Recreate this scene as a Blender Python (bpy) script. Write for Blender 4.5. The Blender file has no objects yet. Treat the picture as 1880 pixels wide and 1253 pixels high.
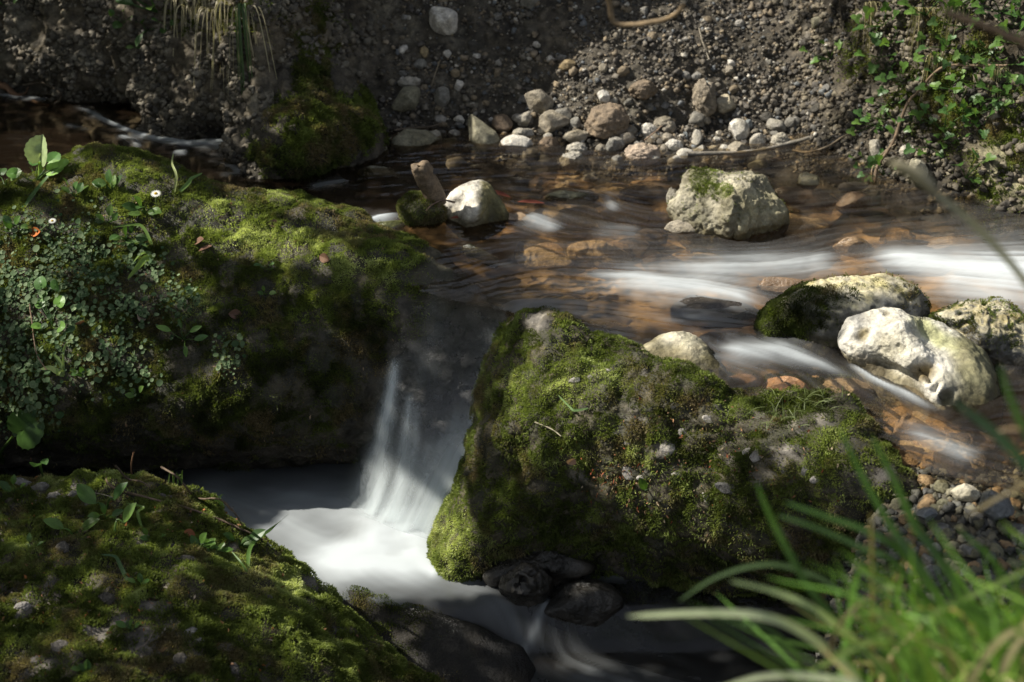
import bpy, bmesh, math, random
import numpy as np
from mathutils import Vector, Matrix
from mathutils.bvhtree import BVHTree

random.seed(7)
rng = np.random.default_rng(7)
C = bpy.context.scene.collection
SC = bpy.context.scene

# ------------------------------------------------------------------ camera, sky, sun, exposure
CAM = np.array([0.0, 0.0, 1.30])
PITCH = math.radians(30.0)
FPX, CX, CY = 2809.0, 940.0, 626.5          # focal length and centre of the 1880 x 1253 photograph
cam_d = bpy.data.cameras.new('camera')
cam = bpy.data.objects.new('camera', cam_d)
C.objects.link(cam)
cam.location = CAM
cam.rotation_euler = (math.radians(90) - PITCH, 0, 0)
cam_d.sensor_width = 36.0
cam_d.lens = 36.0 * FPX / 1880.0
cam_d.clip_start = 0.05
cam_d.clip_end = 200.0
cam_d.dof.use_dof = True
cam_d.dof.focus_distance = 2.66
cam_d.dof.aperture_fstop = 4.6
SC.camera = cam

SUN = np.array([-0.70, 0.11, 0.67]); SUN /= np.linalg.norm(SUN)
sun_el = math.asin(SUN[2]); sun_az = math.atan2(SUN[0], SUN[1])
world = bpy.data.worlds.new('World'); SC.world = world
world.use_nodes = True
wn = world.node_tree.nodes; wl = world.node_tree.links
sky = wn.new('ShaderNodeTexSky'); sky.sky_type = 'NISHITA'; sky.sun_disc = False
sky.sun_elevation = sun_el; sky.sun_rotation = sun_az
sky.air_density = 1.0; sky.dust_density = 2.0
hs = wn.new('ShaderNodeHueSaturation'); hs.inputs['Saturation'].default_value = 0.45      # light filtered by the forest round the stream
wl.new(sky.outputs[0], hs.inputs['Color']); wl.new(hs.outputs[0], wn['Background'].inputs[0])
wn['Background'].inputs[1].default_value = 0.105
sl = bpy.data.lights.new('sun', 'SUN'); sl.energy = 5.0; sl.angle = math.radians(0.5); sl.color = (1.0, 0.95, 0.85)
so = bpy.data.objects.new('sun', sl); C.objects.link(so)
so.rotation_euler = Vector(-SUN).to_track_quat('-Z', 'Y').to_euler()
SC.view_settings.view_transform = 'Standard'
SC.view_settings.look = 'None'
SC.view_settings.exposure = 1.0
SC.view_settings.gamma = 1.0
SC.cycles.max_bounces = 8
SC.cycles.transparent_max_bounces = 24
SC.cycles.sample_clamp_indirect = 3.0
SC.cycles.use_denoising = True
SC.cycles.caustics_reflective = False
SC.cycles.caustics_refractive = False

# ------------------------------------------------------------------ from a place in the photograph to a place in the world
R_ = np.array([1.0, 0, 0]); F_ = np.array([0, math.cos(PITCH), -math.sin(PITCH)]); U_ = np.array([0, math.sin(PITCH), math.cos(PITCH)])
def ray(px, py):
    d = (px - CX) / FPX * R_ + (CY - py) / FPX * U_ + F_
    return d
def at_z(px, py, z=0.0):
    d = ray(px, py); return CAM + d * ((z - CAM[2]) / d[2])
def at_y(px, py, Y):
    d = ray(px, py); return CAM + d * (Y / d[1])
def depth_of(p):
    return float(np.dot(np.asarray(p) - CAM, F_))
def to_px(P):
    Q = np.atleast_2d(P) - CAM
    w = Q @ F_
    return CX + FPX * (Q @ R_) / w, CY - FPX * (Q @ U_) / w

# ------------------------------------------------------------------ noise
def _h(i, j, k, s):
    with np.errstate(over='ignore'):
        n = (i.astype(np.int64) * 374761393 + j.astype(np.int64) * 668265263 + k.astype(np.int64) * 2147483647 + s * 1274126177)
        n = (n ^ (n >> 13)) * 1274126177
        n = n ^ (n >> 16)
        n = (n * 2246822519) & 0xffffffff
        n = n ^ (n >> 15)
        n = (n * 3266489917) & 0xffffffff
        n = n ^ (n >> 14)
    return (n & 0xffffff) / float(0xffffff)
def vnoise(P, s=0):
    P = np.asarray(P, float); I = np.floor(P).astype(np.int64); f = P - I
    u = f * f * f * (f * (f * 6 - 15) + 10)
    r = 0
    for a in (0, 1):
        wa = u[:, 0] if a else 1 - u[:, 0]
        for b in (0, 1):
            wb = u[:, 1] if b else 1 - u[:, 1]
            for c in (0, 1):
                wc = u[:, 2] if c else 1 - u[:, 2]
                r = r + wa * wb * wc * _h(I[:, 0] + a, I[:, 1] + b, I[:, 2] + c, s)
    return r * 2 - 1
def fbm(P, o=4, s=0, gain=.5):
    P = np.asarray(P, float); r = 0; a = 1; t = 0
    for k in range(o):
        r = r + a * vnoise(P * 2.03 ** k + 17.3 * k, s + k); t += a; a *= gain
    return r / t
def ridged(P, o=3, s=0):
    P = np.asarray(P, float); r = 0; a = 1; t = 0
    for k in range(o):
        r = r + a * (1 - np.abs(vnoise(P * 2.1 ** k + 9.1 * k, s + k)) * 2); t += a; a *= .5
    return r / t
def worley(P, s=0):
    P = np.asarray(P, float); I = np.floor(P).astype(np.int64)
    f1 = np.full(len(P), 9.); f2 = f1.copy(); cid = np.zeros(len(P))
    for a in (-1, 0, 1):
        for b in (-1, 0, 1):
            for c in (-1, 0, 1):
                i, j, k = I[:, 0] + a, I[:, 1] + b, I[:, 2] + c
                fx = i + _h(i, j, k, s + 1); fy = j + _h(i, j, k, s + 2); fz = k + _h(i, j, k, s + 3)
                d = np.sqrt((fx - P[:, 0]) ** 2 + (fy - P[:, 1]) ** 2 + (fz - P[:, 2]) ** 2)
                m = d < f1
                f2 = np.where(m, f1, np.minimum(f2, d)); cid = np.where(m, _h(i, j, k, s + 4), cid); f1 = np.where(m, d, f1)
    return f1, f2, cid
def cobble(P, s=0, keep=.6):
    f1, f2, cid = worley(P, s)
    on = cid < keep
    return np.where(on, np.clip(1 - (f1 / .62) ** 2, 0, 1) ** .6 * (.5 + cid / keep * .5), 0), cid, f1
def sstep(a, b, x):
    t = np.clip((x - a) / (b - a), 0, 1); return t * t * (3 - 2 * t)
def lerp(a, b, t): return a + (b - a) * t

# ------------------------------------------------------------------ meshes from arrays
def mesh_np(name, V, F, mat=None, col=None, attrs=None, smooth=True, parent=None):
    V = np.asarray(V, np.float32); F = np.asarray(F, np.int32)
    me = bpy.data.meshes.new(name)
    n, k = F.shape
    me.vertices.add(len(V)); me.vertices.foreach_set('co', V.ravel())
    me.loops.add(n * k); me.loops.foreach_set('vertex_index', F.ravel())
    me.polygons.add(n)
    me.polygons.foreach_set('loop_start', np.arange(0, n * k, k, dtype=np.int32))
    me.polygons.foreach_set('loop_total', np.full(n, k, np.int32))
    if smooth: me.polygons.foreach_set('use_smooth', np.ones(n, bool))
    if col is not None:
        a = me.color_attributes.new('Col', 'FLOAT_COLOR', 'POINT')
        c4 = np.ones((len(V), 4), np.float32); c4[:, :3] = col
        a.data.foreach_set('color', c4.ravel())
    for an, av in (attrs or {}).items():
        a = me.attributes.new(an, 'FLOAT', 'POINT'); a.data.foreach_set('value', np.asarray(av, np.float32))
    me.update(); me.validate()
    if mat: me.materials.append(mat)
    o = bpy.data.objects.new(name, me); C.objects.link(o)
    if parent: o.parent = parent
    return o
def tag(o, label=None, cat=None, group=None, kind=None):
    if label: o['label'] = label
    if cat: o['category'] = cat
    if group: o['group'] = group
    if kind: o['kind'] = kind
    return o
def empty(name, loc, label, cat, group=None):
    o = bpy.data.objects.new(name, None); C.objects.link(o); o.location = loc; o.empty_display_size = .02
    bpy.context.view_layer.update()
    return tag(o, label, cat, group)
def keep_place(o, parent):
    o.parent = parent; o.matrix_parent_inverse = Matrix.Translation(parent.location).inverted()
_ICO = {}
def ico(sub):
    if sub not in _ICO:
        bm = bmesh.new(); bmesh.ops.create_icosphere(bm, subdivisions=sub, radius=1.0)
        V = np.array([v.co[:] for v in bm.verts]); F = np.array([[v.index for v in f.verts] for f in bm.faces]); bm.free()
        _ICO[sub] = (V / np.linalg.norm(V, axis=1)[:, None], F)
    V, F = _ICO[sub]; return V.copy(), F
def normals(V, F):
    n = np.zeros_like(V); a = V[F[:, 0]]; b = V[F[:, 1]]; c = V[F[:, 2]]
    fn = np.cross(b - a, c - a)
    for k in range(F.shape[1]): 
        for d in range(3): n[:, d] += np.bincount(F[:, k], fn[:, d], len(V))
    return n / (np.linalg.norm(n, axis=1)[:, None] + 1e-12)
def grid_faces(nu, nv, keep=None):
    i = np.arange(nu * nv).reshape(nv, nu)
    F = np.stack([i[:-1, :-1], i[:-1, 1:], i[1:, 1:], i[1:, :-1]], -1).reshape(-1, 4)
    if keep is not None: F = F[keep[F].all(1)]
    return F
def compact(V, F, *arrs):
    u = np.unique(F); m = np.full(len(V), -1); m[u] = np.arange(len(u))
    return (V[u], m[F]) + tuple(a[u] for a in arrs)
def seg_dist(P, A, B):
    d = B - A; t = np.clip(((P - A) @ d) / (d @ d + 1e-12), 0, 1)
    return np.linalg.norm(P - A - t[:, None] * d, axis=1), t
def strokes_field(P, strokes, taper=0.0):
    out = np.zeros(len(P))
    for pts, inten in strokes:
        best = np.zeros(len(P))
        for i, (a, b) in enumerate(zip(pts[:-1], pts[1:])):
            d, t = seg_dist(P, np.array(a[:2]), np.array(b[:2])); w = a[2] + (b[2] - a[2]) * t
            g = (i + t) / (len(pts) - 1); k = sstep(-.02, taper, g) * sstep(1.02, 1 - taper * 1.4, g) if taper else 1.0
            best = np.maximum(best, k * .7 * np.exp(-(d / w) ** 2) + k * .3 * np.exp(-d / w * .9))
        out = 1 - (1 - out) * (1 - np.clip(best * inten, 0, 1)) if inten < 1 else np.maximum(out, best * inten)
    return out
def poly_sd(P, poly):
    poly = np.asarray(poly, float); n = len(poly); d = np.full(len(P), 1e9); ins = np.zeros(len(P), bool)
    for i in range(n):
        a, b = poly[i], poly[(i + 1) % n]
        d = np.minimum(d, seg_dist(P, a, b)[0])
        c = (a[1] > P[:, 1]) != (b[1] > P[:, 1])
        xi = (b[0] - a[0]) * (P[:, 1] - a[1]) / (b[1] - a[1] + 1e-12) + a[0]
        ins ^= c & (P[:, 0] < xi)
    return np.where(ins, -d, d)

# ------------------------------------------------------------------ materials
class NT:
    def __init__(s, name):
        s.m = bpy.data.materials.new(name); s.m.use_nodes = True; s.t = s.m.node_tree; s.t.nodes.clear()
        s.out = s.n('ShaderNodeOutputMaterial')
    def n(s, ty, **kw):
        x = s.t.nodes.new(ty)
        for k, v in kw.items():
            if k.startswith('i_'): x.inputs[k[2:].replace('_', ' ')].default_value = v
            else: setattr(x, k, v)
        return x
    def l(s, a, b): s.t.links.new(a, b)
    def noise(s, scale, detail=6, rough=.6, vec=None):
        x = s.n('ShaderNodeTexNoise'); x.inputs['Scale'].default_value = scale; x.inputs['Detail'].default_value = detail; x.inputs['Roughness'].default_value = rough
        if vec is not None: s.l(vec, x.inputs['Vector'])
        return x.outputs['Fac']
    def ramp(s, fac, stops):
        x = s.n('ShaderNodeValToRGB'); e = x.color_ramp.elements
        while len(e) < len(stops): e.new(.5)
        for q, (p, c) in zip(e, stops): q.position = p; q.color = (*c, 1) if len(c) == 3 else c
        s.l(fac, x.inputs[0]); return x.outputs[0]
    def mix(s, a, b, f, mode='MIX'):
        x = s.n('ShaderNodeMix', data_type='RGBA', blend_type=mode)
        for k, v in ((6, a), (7, b), (0, f)):
            if isinstance(v, (int, float)): x.inputs[k].default_value = v
            elif isinstance(v, tuple): x.inputs[k].default_value = (*v, 1)
            else: s.l(v, x.inputs[k])
        return x.outputs[2]
    def math(s, op, a, b=0.0, clamp=False):
        x = s.n('ShaderNodeMath', operation=op, use_clamp=clamp)
        for k, v in ((0, a), (1, b)):
            if isinstance(v, (int, float)): x.inputs[k].default_value = v
            else: s.l(v, x.inputs[k])
        return x.outputs[0]
    def bump(s, h, strength, dist, nrm=None):
        x = s.n('ShaderNodeBump'); x.inputs['Strength'].default_value = strength; x.inputs['Distance'].default_value = dist
        s.l(h, x.inputs['Height'])
        if nrm is not None: s.l(nrm, x.inputs['Normal'])
        return x.outputs[0]
    def principled(s, **kw):
        x = s.n('ShaderNodeBsdfPrincipled')
        for k, v in kw.items():
            k = k.replace('_', ' ')
            if isinstance(v, (int, float)): x.inputs[k].default_value = v
            elif isinstance(v, tuple): x.inputs[k].default_value = (*v, 1)
            else: s.l(v, x.inputs[k])
        return x
def rock_material(name, source, rough=(.55, .9), spec=.35, bump=.006, scale=1.0, speck=.5):
    m = NT(name)
    co = m.n('ShaderNodeNewGeometry').outputs['Position']
    if source == 'Col': c = m.n('ShaderNodeVertexColor', layer_name='Col').outputs[0]
    elif source == 'obj': c = m.n('ShaderNodeObjectInfo').outputs['Color']
    else:
        c = m.n('ShaderNodeRGB'); c.outputs[0].default_value = (*source, 1); c = c.outputs[0]
    n1 = m.noise(38 * scale, 8, .65, co); n2 = m.noise(160 * scale, 5, .7, co); n3 = m.noise(11 * scale, 4, .55, co)
    k1 = m.ramp(n1, [(.28, (.45, .43, .40)), (.5, (.95, .93, .9)), (.72, (1.5, 1.45, 1.35))])
    k2 = m.ramp(n2, [(.3, (1 - speck,) * 3), (.55, (1, 1, 1)), (.75, (1 + speck,) * 3)])
    k3 = m.ramp(n3, [(.3, (.72, .70, .62)), (.55, (1, 1, 1)), (.75, (1.12, 1.08, 1.0))])
    c = m.mix(c, k1, 1.0, 'MULTIPLY'); c = m.mix(c, k2, 1.0, 'MULTIPLY'); c = m.mix(c, k3, 1.0, 'MULTIPLY')
    h = m.math('ADD', m.math('MULTIPLY', n1, 1.0), m.math('MULTIPLY', n2, .35))
    b = m.bump(h, .9, bump)
    rr = m.n('ShaderNodeMapRange'); m.l(n1, rr.inputs[0]); rr.inputs[1].default_value = .3; rr.inputs[2].default_value = .7
    rr.inputs[3].default_value = rough[0]; rr.inputs[4].default_value = rough[1]
    p = m.principled(Base_Color=c, Roughness=rr.outputs[0], Specular_IOR_Level=spec, Normal=b)
    m.l(p.outputs[0], m.out.inputs[0]); return m.m
def leaf_material(name, trans=.35, rough=.5, spec=.3, source='Col', var=0.25):
    m = NT(name)
    c = m.n('ShaderNodeVertexColor', layer_name='Col').outputs[0] if source == 'Col' else m.n('ShaderNodeObjectInfo').outputs['Color']
    if var:
        co = m.n('ShaderNodeTexCoord').outputs['Object']
        k = m.ramp(m.noise(60, 4, .6, co), [(.3, (1 - var,) * 3), (.7, (1 + var,) * 3)])
        c = m.mix(c, k, 1.0, 'MULTIPLY')
    p = m.principled(Base_Color=c, Roughness=rough, Specular_IOR_Level=spec)
    t = m.n('ShaderNodeBsdfTranslucent'); m.l(m.mix(c, (1.25, 1.3, .7), 1.0, 'MULTIPLY'), t.inputs[0])
    x = m.n('ShaderNodeMixShader'); x.inputs[0].default_value = trans
    m.l(p.outputs[0], x.inputs[1]); m.l(t.outputs[0], x.inputs[2]); m.l(x.outputs[0], m.out.inputs[0]); return m.m
def water_material(name, tint, murk=(.11, .07, .04), murk_f=.05, rough=.15, blur=.2, foam_c=(.56, .60, .62)):
    m = NT(name)
    foam = m.n('ShaderNodeAttribute', attribute_name='foam').outputs['Fac']
    lic = m.n('ShaderNodeAttribute', attribute_name='streak').outputs['Fac']
    nb = m.bump(lic, .06, .010)
    t0 = m.n('ShaderNodeBsdfTransparent'); t0.inputs[0].default_value = (*tint, 1)
    rf = m.n('ShaderNodeBsdfRefraction'); rf.inputs[0].default_value = (*tint, 1); rf.inputs['Roughness'].default_value = .28; rf.inputs['IOR'].default_value = 1.12
    tr = m.n('ShaderNodeMixShader'); tr.inputs[0].default_value = blur; m.l(t0.outputs[0], tr.inputs[1]); m.l(rf.outputs[0], tr.inputs[2])
    md = m.n('ShaderNodeBsdfDiffuse'); md.inputs[0].default_value = (*murk, 1)
    base = m.n('ShaderNodeMixShader'); base.inputs[0].default_value = murk_f
    m.l(tr.outputs[0], base.inputs[1]); m.l(md.outputs[0], base.inputs[2])
    gl = m.n('ShaderNodeBsdfGlossy'); gl.inputs['Roughness'].default_value = rough; m.l(nb, gl.inputs['Normal'])
    fr = m.n('ShaderNodeFresnel'); fr.inputs[0].default_value = 1.33; m.l(nb, fr.inputs['Normal'])
    wx = m.n('ShaderNodeMixShader'); m.l(fr.outputs[0], wx.inputs[0]); m.l(base.outputs[0], wx.inputs[1]); m.l(gl.outputs[0], wx.inputs[2])
    fd = m.n('ShaderNodeBsdfDiffuse'); fd.inputs[0].default_value = (*foam_c, 1)
    ft = m.n('ShaderNodeBsdfTranslucent'); ft.inputs[0].default_value = (*foam_c, 1)
    fx = m.n('ShaderNodeMixShader'); fx.inputs[0].default_value = .3; m.l(fd.outputs[0], fx.inputs[1]); m.l(ft.outputs[0], fx.inputs[2])
    x = m.n('ShaderNodeMixShader'); m.l(m.math('ADD', foam, 0, True), x.inputs[0]); m.l(wx.outputs[0], x.inputs[1]); m.l(fx.outputs[0], x.inputs[2])
    m.l(x.outputs[0], m.out.inputs[0]); return m.m

M_rockcol = rock_material('stone_tinted', 'Col', speck=.35)
M_wetcol = rock_material('wet_stone_tinted', 'Col', rough=(.18, .5), spec=.5, bump=.008, speck=.35)
M_bank = rock_material('earth_bank', 'Col', rough=(.55, .9), spec=.25, bump=.008, scale=1.3, speck=.5)
M_bed = rock_material('stream_bed', 'Col', rough=(.5, .8), spec=.2, bump=.003, scale=.6, speck=.2)
M_stone = rock_material('loose_stone', 'obj', rough=(.55, .85), spec=.3, bump=.007, scale=1.8, speck=.45)
M_stonewet = rock_material('wet_loose_stone', 'obj', rough=(.15, .45), spec=.5, bump=.004, scale=1.2, speck=.3)
M_craggy = rock_material('craggy_damp_stone', 'Col', rough=(.32, .8), spec=.4, bump=.014, scale=.8, speck=.45)
M_moss = leaf_material('moss_leaves', .42, .6, .15, var=0)
M_leaf = leaf_material('herb_leaves', .40, .42, .35)
M_grass = leaf_material('grass_blades', .35, .45, .3, var=.15)
M_dry = leaf_material('dry_leaves', .2, .7, .15)
M_wood = rock_material('weathered_wood', 'obj', rough=(.6, .9), spec=.2, bump=.003, scale=1.6, speck=.3)
M_canopy = leaf_material('canopy_leaves', .25, .5, .3, var=0)

# ------------------------------------------------------------------ the ground: stream bed and banks
ZP = -0.37                                     # level of the plunge pool; the stream above it runs at about 0
base_px = [(-900, 120), (-300, 160), (0, 182), (70, 192), (150, 208), (270, 245), (420, 268), (480, 322), (560, 315), (680, 302), (850, 300), (1000, 312), (1130, 322),
           (1240, 318), (1400, 312), (1500, 318), (1640, 346), (1760, 380), (1880, 422), (2100, 480), (2600, 560)]
base_w = np.array([at_z(a, b, -.01) for a, b in base_px])
LOW = [(-4, 2.47), (-.9, 2.47), (-.3, 2.46), (-.16, 2.42), (-.06, 2.40), (.01, 2.33), (.10, 2.2), (.5, 2.08), (.55, 1.95), (.50, 1.75), (.45, 1.5), (.4, .9), (.3, -1.5), (-4, -1.5)]
def bank_base(x): return np.interp(x, base_w[:, 0], base_w[:, 1])
def bed_z(x, y):
    P = np.stack([x, y], 1)
    sd = poly_sd(P, LOW)
    z = lerp(-.52, -.075, sstep(-.05, .03, sd))
    z = lerp(z, -.04 + .05 * sstep(1.85, 1.2, y), sstep(.44, .70, x) * sstep(1.98, 1.88, y))
    z = z + .36 * sstep(1.08, .82, y) * sstep(.1, .4, x)
    z = lerp(z, -.2, sstep(1.3, .6, y) * sstep(-.1, -.5, x))
    return z
def stretch(lo, hi, a, b, step, rest=.12):
    return np.unique(np.concatenate([np.arange(lo, a, rest), np.arange(a, b, step), np.arange(b, hi + rest, rest)]))
gx = stretch(-5, 5, -1.3, 1.35, .008); gy = stretch(-2, 4.2, 1.2, 3.45, .008)
X, Y = np.meshgrid(gx, gy); x = X.ravel(); y = Y.ravel()
P3 = np.stack([x, y, x * 0], 1)
cb, cid, f1 = cobble(P3 / .11, 5, .55); cb2, cid2, _ = cobble(P3 / .045, 9, .6)
z = bed_z(x, y) + .022 * cb ** 1.6 * sstep(3.3, 2.9, y) + .006 * cb2 + .005 * fbm(P3 / .2, 2, 3)
c = np.outer((1.1 - cid * .6) * (.55 + .65 * cid2), [1, 1, 1]) * lerp(np.array([.32, .19, .085]), np.array([.50, .34, .18]), vnoise(P3 / .16, 4)[:, None] * .5 + .5)
c *= (.8 + .35 * fbm(P3 / .06, 3, 14))[:, None]
deep_dark = sstep(.36, .12, poly_sd(P3[:, :2], LOW)) * sstep(.42, .18, x)            # bed colour darkened towards the lip of the fall, for dark deep water
c = lerp(c, np.array([.030, .028, .014]) * (.6 + .8 * cid2[:, None]), (deep_dark * .93)[:, None])
lowm = sstep(.02, -.04, poly_sd(P3[:, :2], LOW))[:, None]
c = lerp(c, np.array([.035, .032, .024]) * np.ones_like(c), lowm)
shore = (sstep(.40, .60, x) * sstep(2.0, 1.93, y))[:, None]
c = lerp(c, np.array([.045, .042, .034]) * (0.5 + cid2[:, None]), shore)
c = lerp(c, c * np.array([.10, .10, .11]), sstep(-.15, -.45, x)[:, None] * sstep(2.5, 2.6, y)[:, None])  # shade painted into the bed under the far-left water
V_bed = np.stack([x, y, z], 1); F_bed = grid_faces(len(gx), len(gy))
tag(mesh_np('streambed', V_bed, F_bed, M_bed, c), kind='structure')

# the far bank: profile follows the water's edge, steep conglomerate to the left, loose scree in the middle, earth and roots to the right
bx = stretch(-5, 5, -1.42, 1.42, .0048, .1); bv = np.concatenate([np.arange(0, .12, .012), np.arange(.12, .95, .0048), np.arange(.95, 2.6, .06)])
def bank_point(x, v):
    w_left = sstep(-.30, -.62, x); w_right = sstep(.62, .86, x)
    al = np.radians(40 + 26 * w_left + 14 * w_right)
    yb = bank_base(x)
    apron = (1 - w_left) * (1 - w_right)
    a0 = lerp(al, np.radians(20.), apron)
    v0 = .16 + .10 * apron
    va = np.minimum(v, v0); vb = np.maximum(v - v0, 0)
    yy = yb - .05 + va * np.cos(a0) + vb * np.cos(al)
    zz = -.07 + va * np.sin(a0) + vb * np.sin(al)
    return yy, zz
X, Vv = np.meshgrid(bx, bv); x = X.ravel(); v = Vv.ravel()
yy, zz = bank_point(x, v)
V0 = np.stack([x, yy, zz], 1); F_bank = grid_faces(len(bx), len(bv)); N0 = normals(V0, F_bank)
wl_ = sstep(-.26, -.50, x); wr_ = sstep(.60, .85, x); wm_ = (1 - wl_) * (1 - wr_)
Q = np.stack([x, v, x * .3], 1)
c1, i1, _ = cobble(V0 / .060, 21, .6); c2, i2, _ = cobble(V0 / .024, 31, .65); c3, i3, _ = cobble(V0 / .0125, 41, .7)
d = .035 * fbm(V0 / .25, 4, 6) + .010 * fbm(V0 / .04, 3, 8)
d += wl_ * (.024 * c1 + .008 * c2 + .004 * c3 + .012 * fbm(V0 / .03, 3, 19) + .03 * ridged(V0 / .30, 3, 51) - .02) + wm_ * (.003 * c2 + .004 * c3) + wr_ * (.010 * c1 + .006 * c2 + .004 * c3 + .010 * fbm(V0 / .035, 3, 18) + .025 * ridged(V0 / .2, 3, 55))
d -= wl_ * .07 * np.exp(-((v - .10) / .035) ** 2) * (0.5 + vnoise(V0 / .15, 77))      # hollow at the water line
V_bank = V0 + N0 * d[:, None]
N_bank = normals(V_bank, F_bank)
base = lerp(lerp(np.array([.100, .086, .066]), np.array([.155, .130, .092]), wl_[:, None]), np.array([.085, .068, .045]), wr_[:, None])
stone_tone = np.array([.26, .24, .19])
cm = np.clip(c1 * 1.2 * (i1 * 2) + c2 * .8 * i2 * 1.5 + c3 * .5 * i3, 0, 1)[:, None] * (wl_ + .6 * wr_ + .5 * wm_)[:, None]
c = lerp(base * (0.75 + .5 * fbm(V0 / .12, 3, 12)[:, None]), stone_tone * np.ones_like(V0), cm * .55)
c *= (0.8 + .5 * vnoise(V0 / .012, 14)[:, None])
fxb, fyb = to_px(V_bank)
tuf = np.exp(-(((fxb - 1860) / 90) ** 2 + ((fyb - 320) / 90) ** 2) ** 2) * np.clip(.5 + fbm(V_bank / .03, 3, 88) * 1.6, 0, 1) * (V_bank[:, 1] > 1)
c = lerp(c, np.array([.33, .31, .19]) * np.ones_like(c), (tuf * .85)[:, None])
c = np.clip(lerp(c, c * .45, sstep(.07, .0, V_bank[:, 2])[:, None]), .008, 1)          # wet at the water's edge
tag(mesh_np('bank', V_bank, F_bank, M_bank, c), kind='structure')
yt, zt = V_bank[-len(bx):, 1], V_bank[-len(bx):, 2]
gyv = np.array([0, .3, 1, 2, 4, 8, 16, 30.])
Vt = np.concatenate([np.stack([bx, yt + q, zt + .05 * q + 0 * bx], 1) for q in gyv])
tag(mesh_np('ground', Vt, grid_faces(len(bx), len(gyv)), M_bank, np.full((len(Vt), 3), (.05, .06, .03))), kind='structure')
# ------------------------------------------------------------------ boulders: solids fitted through measured surface points
SOLIDS = [('bed', V_bed, F_bed), ('bank', V_bank, F_bank)]
def fit_radius(dirs, r, Q, c=.22, lam=1e-4):
    K = lambda A, B: np.sqrt(np.maximum(2 - 2 * A @ B.T, 0) + c * c)
    n = len(dirs); A = np.zeros((n + 1, n + 1)); A[:n, :n] = -K(dirs, dirs) + lam * np.eye(n); A[:n, n] = 1; A[n, :n] = 1
    w = np.linalg.solve(A, np.append(np.log(r), 0))
    out = np.zeros(len(Q))
    for i in range(0, len(Q), 20000): out[i:i + 20000] = -K(Q[i:i + 20000], dirs) @ w[:n] + w[n]
    return np.exp(np.clip(out, np.log(r.min() * .7), np.log(r.max() * 1.2)))
def blob(sil, inn, T, sub=6, push=.4, back=.62, extra=()):
    S = np.array([at_y(*p) for p in sil]); I = np.array([at_y(*p) for p in inn]) if inn else np.zeros((0, 3))
    sp = np.array(sil, float); ctr = sp.mean(0); Ym = sp[:, 2].mean()
    B = np.array([at_y(ctr[0] + (p[0] - ctr[0]) * back, ctr[1] + (p[1] - ctr[1]) * back, Ym + T) for p in sil[::2]])
    B[:, 2] = np.minimum(B[:, 2], S[:, 2].max() - .02)
    if len(extra): B = np.concatenate([B, np.asarray(extra)])
    P = np.concatenate([S, I, B]); O = S.mean(0) + np.array([0, T * push, 0])
    D = P - O; r = np.linalg.norm(D, axis=1)
    U, F = ico(sub)
    rad = fit_radius(D / r[:, None], r, U)
    return O + U * rad[:, None], F
def dent(V, F, spots):
    N = normals(V, F); fx, fy = to_px(V); front = (N @ F_) < .25
    for px, py, rx, ry, ang, dep in spots:
        ca, sa = math.cos(math.radians(ang)), math.sin(math.radians(ang))
        u = ((fx - px) * ca + (fy - py) * sa) / rx; w = (-(fx - px) * sa + (fy - py) * ca) / ry
        V = V - N * (dep * np.exp(-(u * u + w * w) ** 1.5) * front)[:, None]
    return V
def stain(col, V, F, spots):
    N = normals(V, F); fx, fy = to_px(V); front = (N @ F_) < .3
    for px, py, rx, ry, ang, cc, k in spots:
        ca, sa = math.cos(math.radians(ang)), math.sin(math.radians(ang))
        u = ((fx - px) * ca + (fy - py) * sa) / rx; w = (-(fx - px) * sa + (fy - py) * ca) / ry
        wob = 1 + .5 * vnoise(V / .02, 61)
        a = k * np.exp(-((u * u + w * w) * wob) ** 2) * front
        col = lerp(col, np.array(cc) * np.ones_like(col), a[:, None])
    return col
def rocky(V, F, amp, scale, seed, fine=.25):
    N = normals(V, F)
    d = amp * (fbm(V / scale, 4, seed) * 1.2 + .5 * ridged(V / (scale * .8), 3, seed + 9) - .3) + amp * fine * fbm(V / (scale * .16), 3, seed + 20)
    return V + N * d[:, None]
MOSS_PAL = np.array([(.036, .043, .014), (.082, .105, .024), (.195, .240, .060), (.52, .56, .25), (.165, .130, .072)])
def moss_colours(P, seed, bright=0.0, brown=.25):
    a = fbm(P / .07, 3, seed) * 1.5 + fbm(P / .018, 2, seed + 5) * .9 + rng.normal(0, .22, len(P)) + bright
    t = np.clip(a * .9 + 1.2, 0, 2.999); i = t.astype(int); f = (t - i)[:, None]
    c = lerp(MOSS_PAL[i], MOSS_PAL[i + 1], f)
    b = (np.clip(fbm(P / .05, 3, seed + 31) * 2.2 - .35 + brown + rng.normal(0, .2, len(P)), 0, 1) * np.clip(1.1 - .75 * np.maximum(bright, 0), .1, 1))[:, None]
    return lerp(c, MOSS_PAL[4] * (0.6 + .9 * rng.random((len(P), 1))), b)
def scatter(V, F, n, w=None):
    a, b, c = V[F[:, 0]], V[F[:, 1]], V[F[:, 2]]
    ar = np.linalg.norm(np.cross(b - a, c - a), axis=1)
    if w is not None: ar = ar * w[F[:, :3]].mean(1)
    cs = np.cumsum(ar); k = np.searchsorted(cs, rng.random(n) * cs[-1])
    u, v = rng.random(n), rng.random(n); m = u + v > 1; u[m], v[m] = 1 - u[m], 1 - v[m]
    return a[k] + (b[k] - a[k]) * u[:, None] + (c[k] - a[k]) * v[:, None], k, (u, v)
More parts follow.
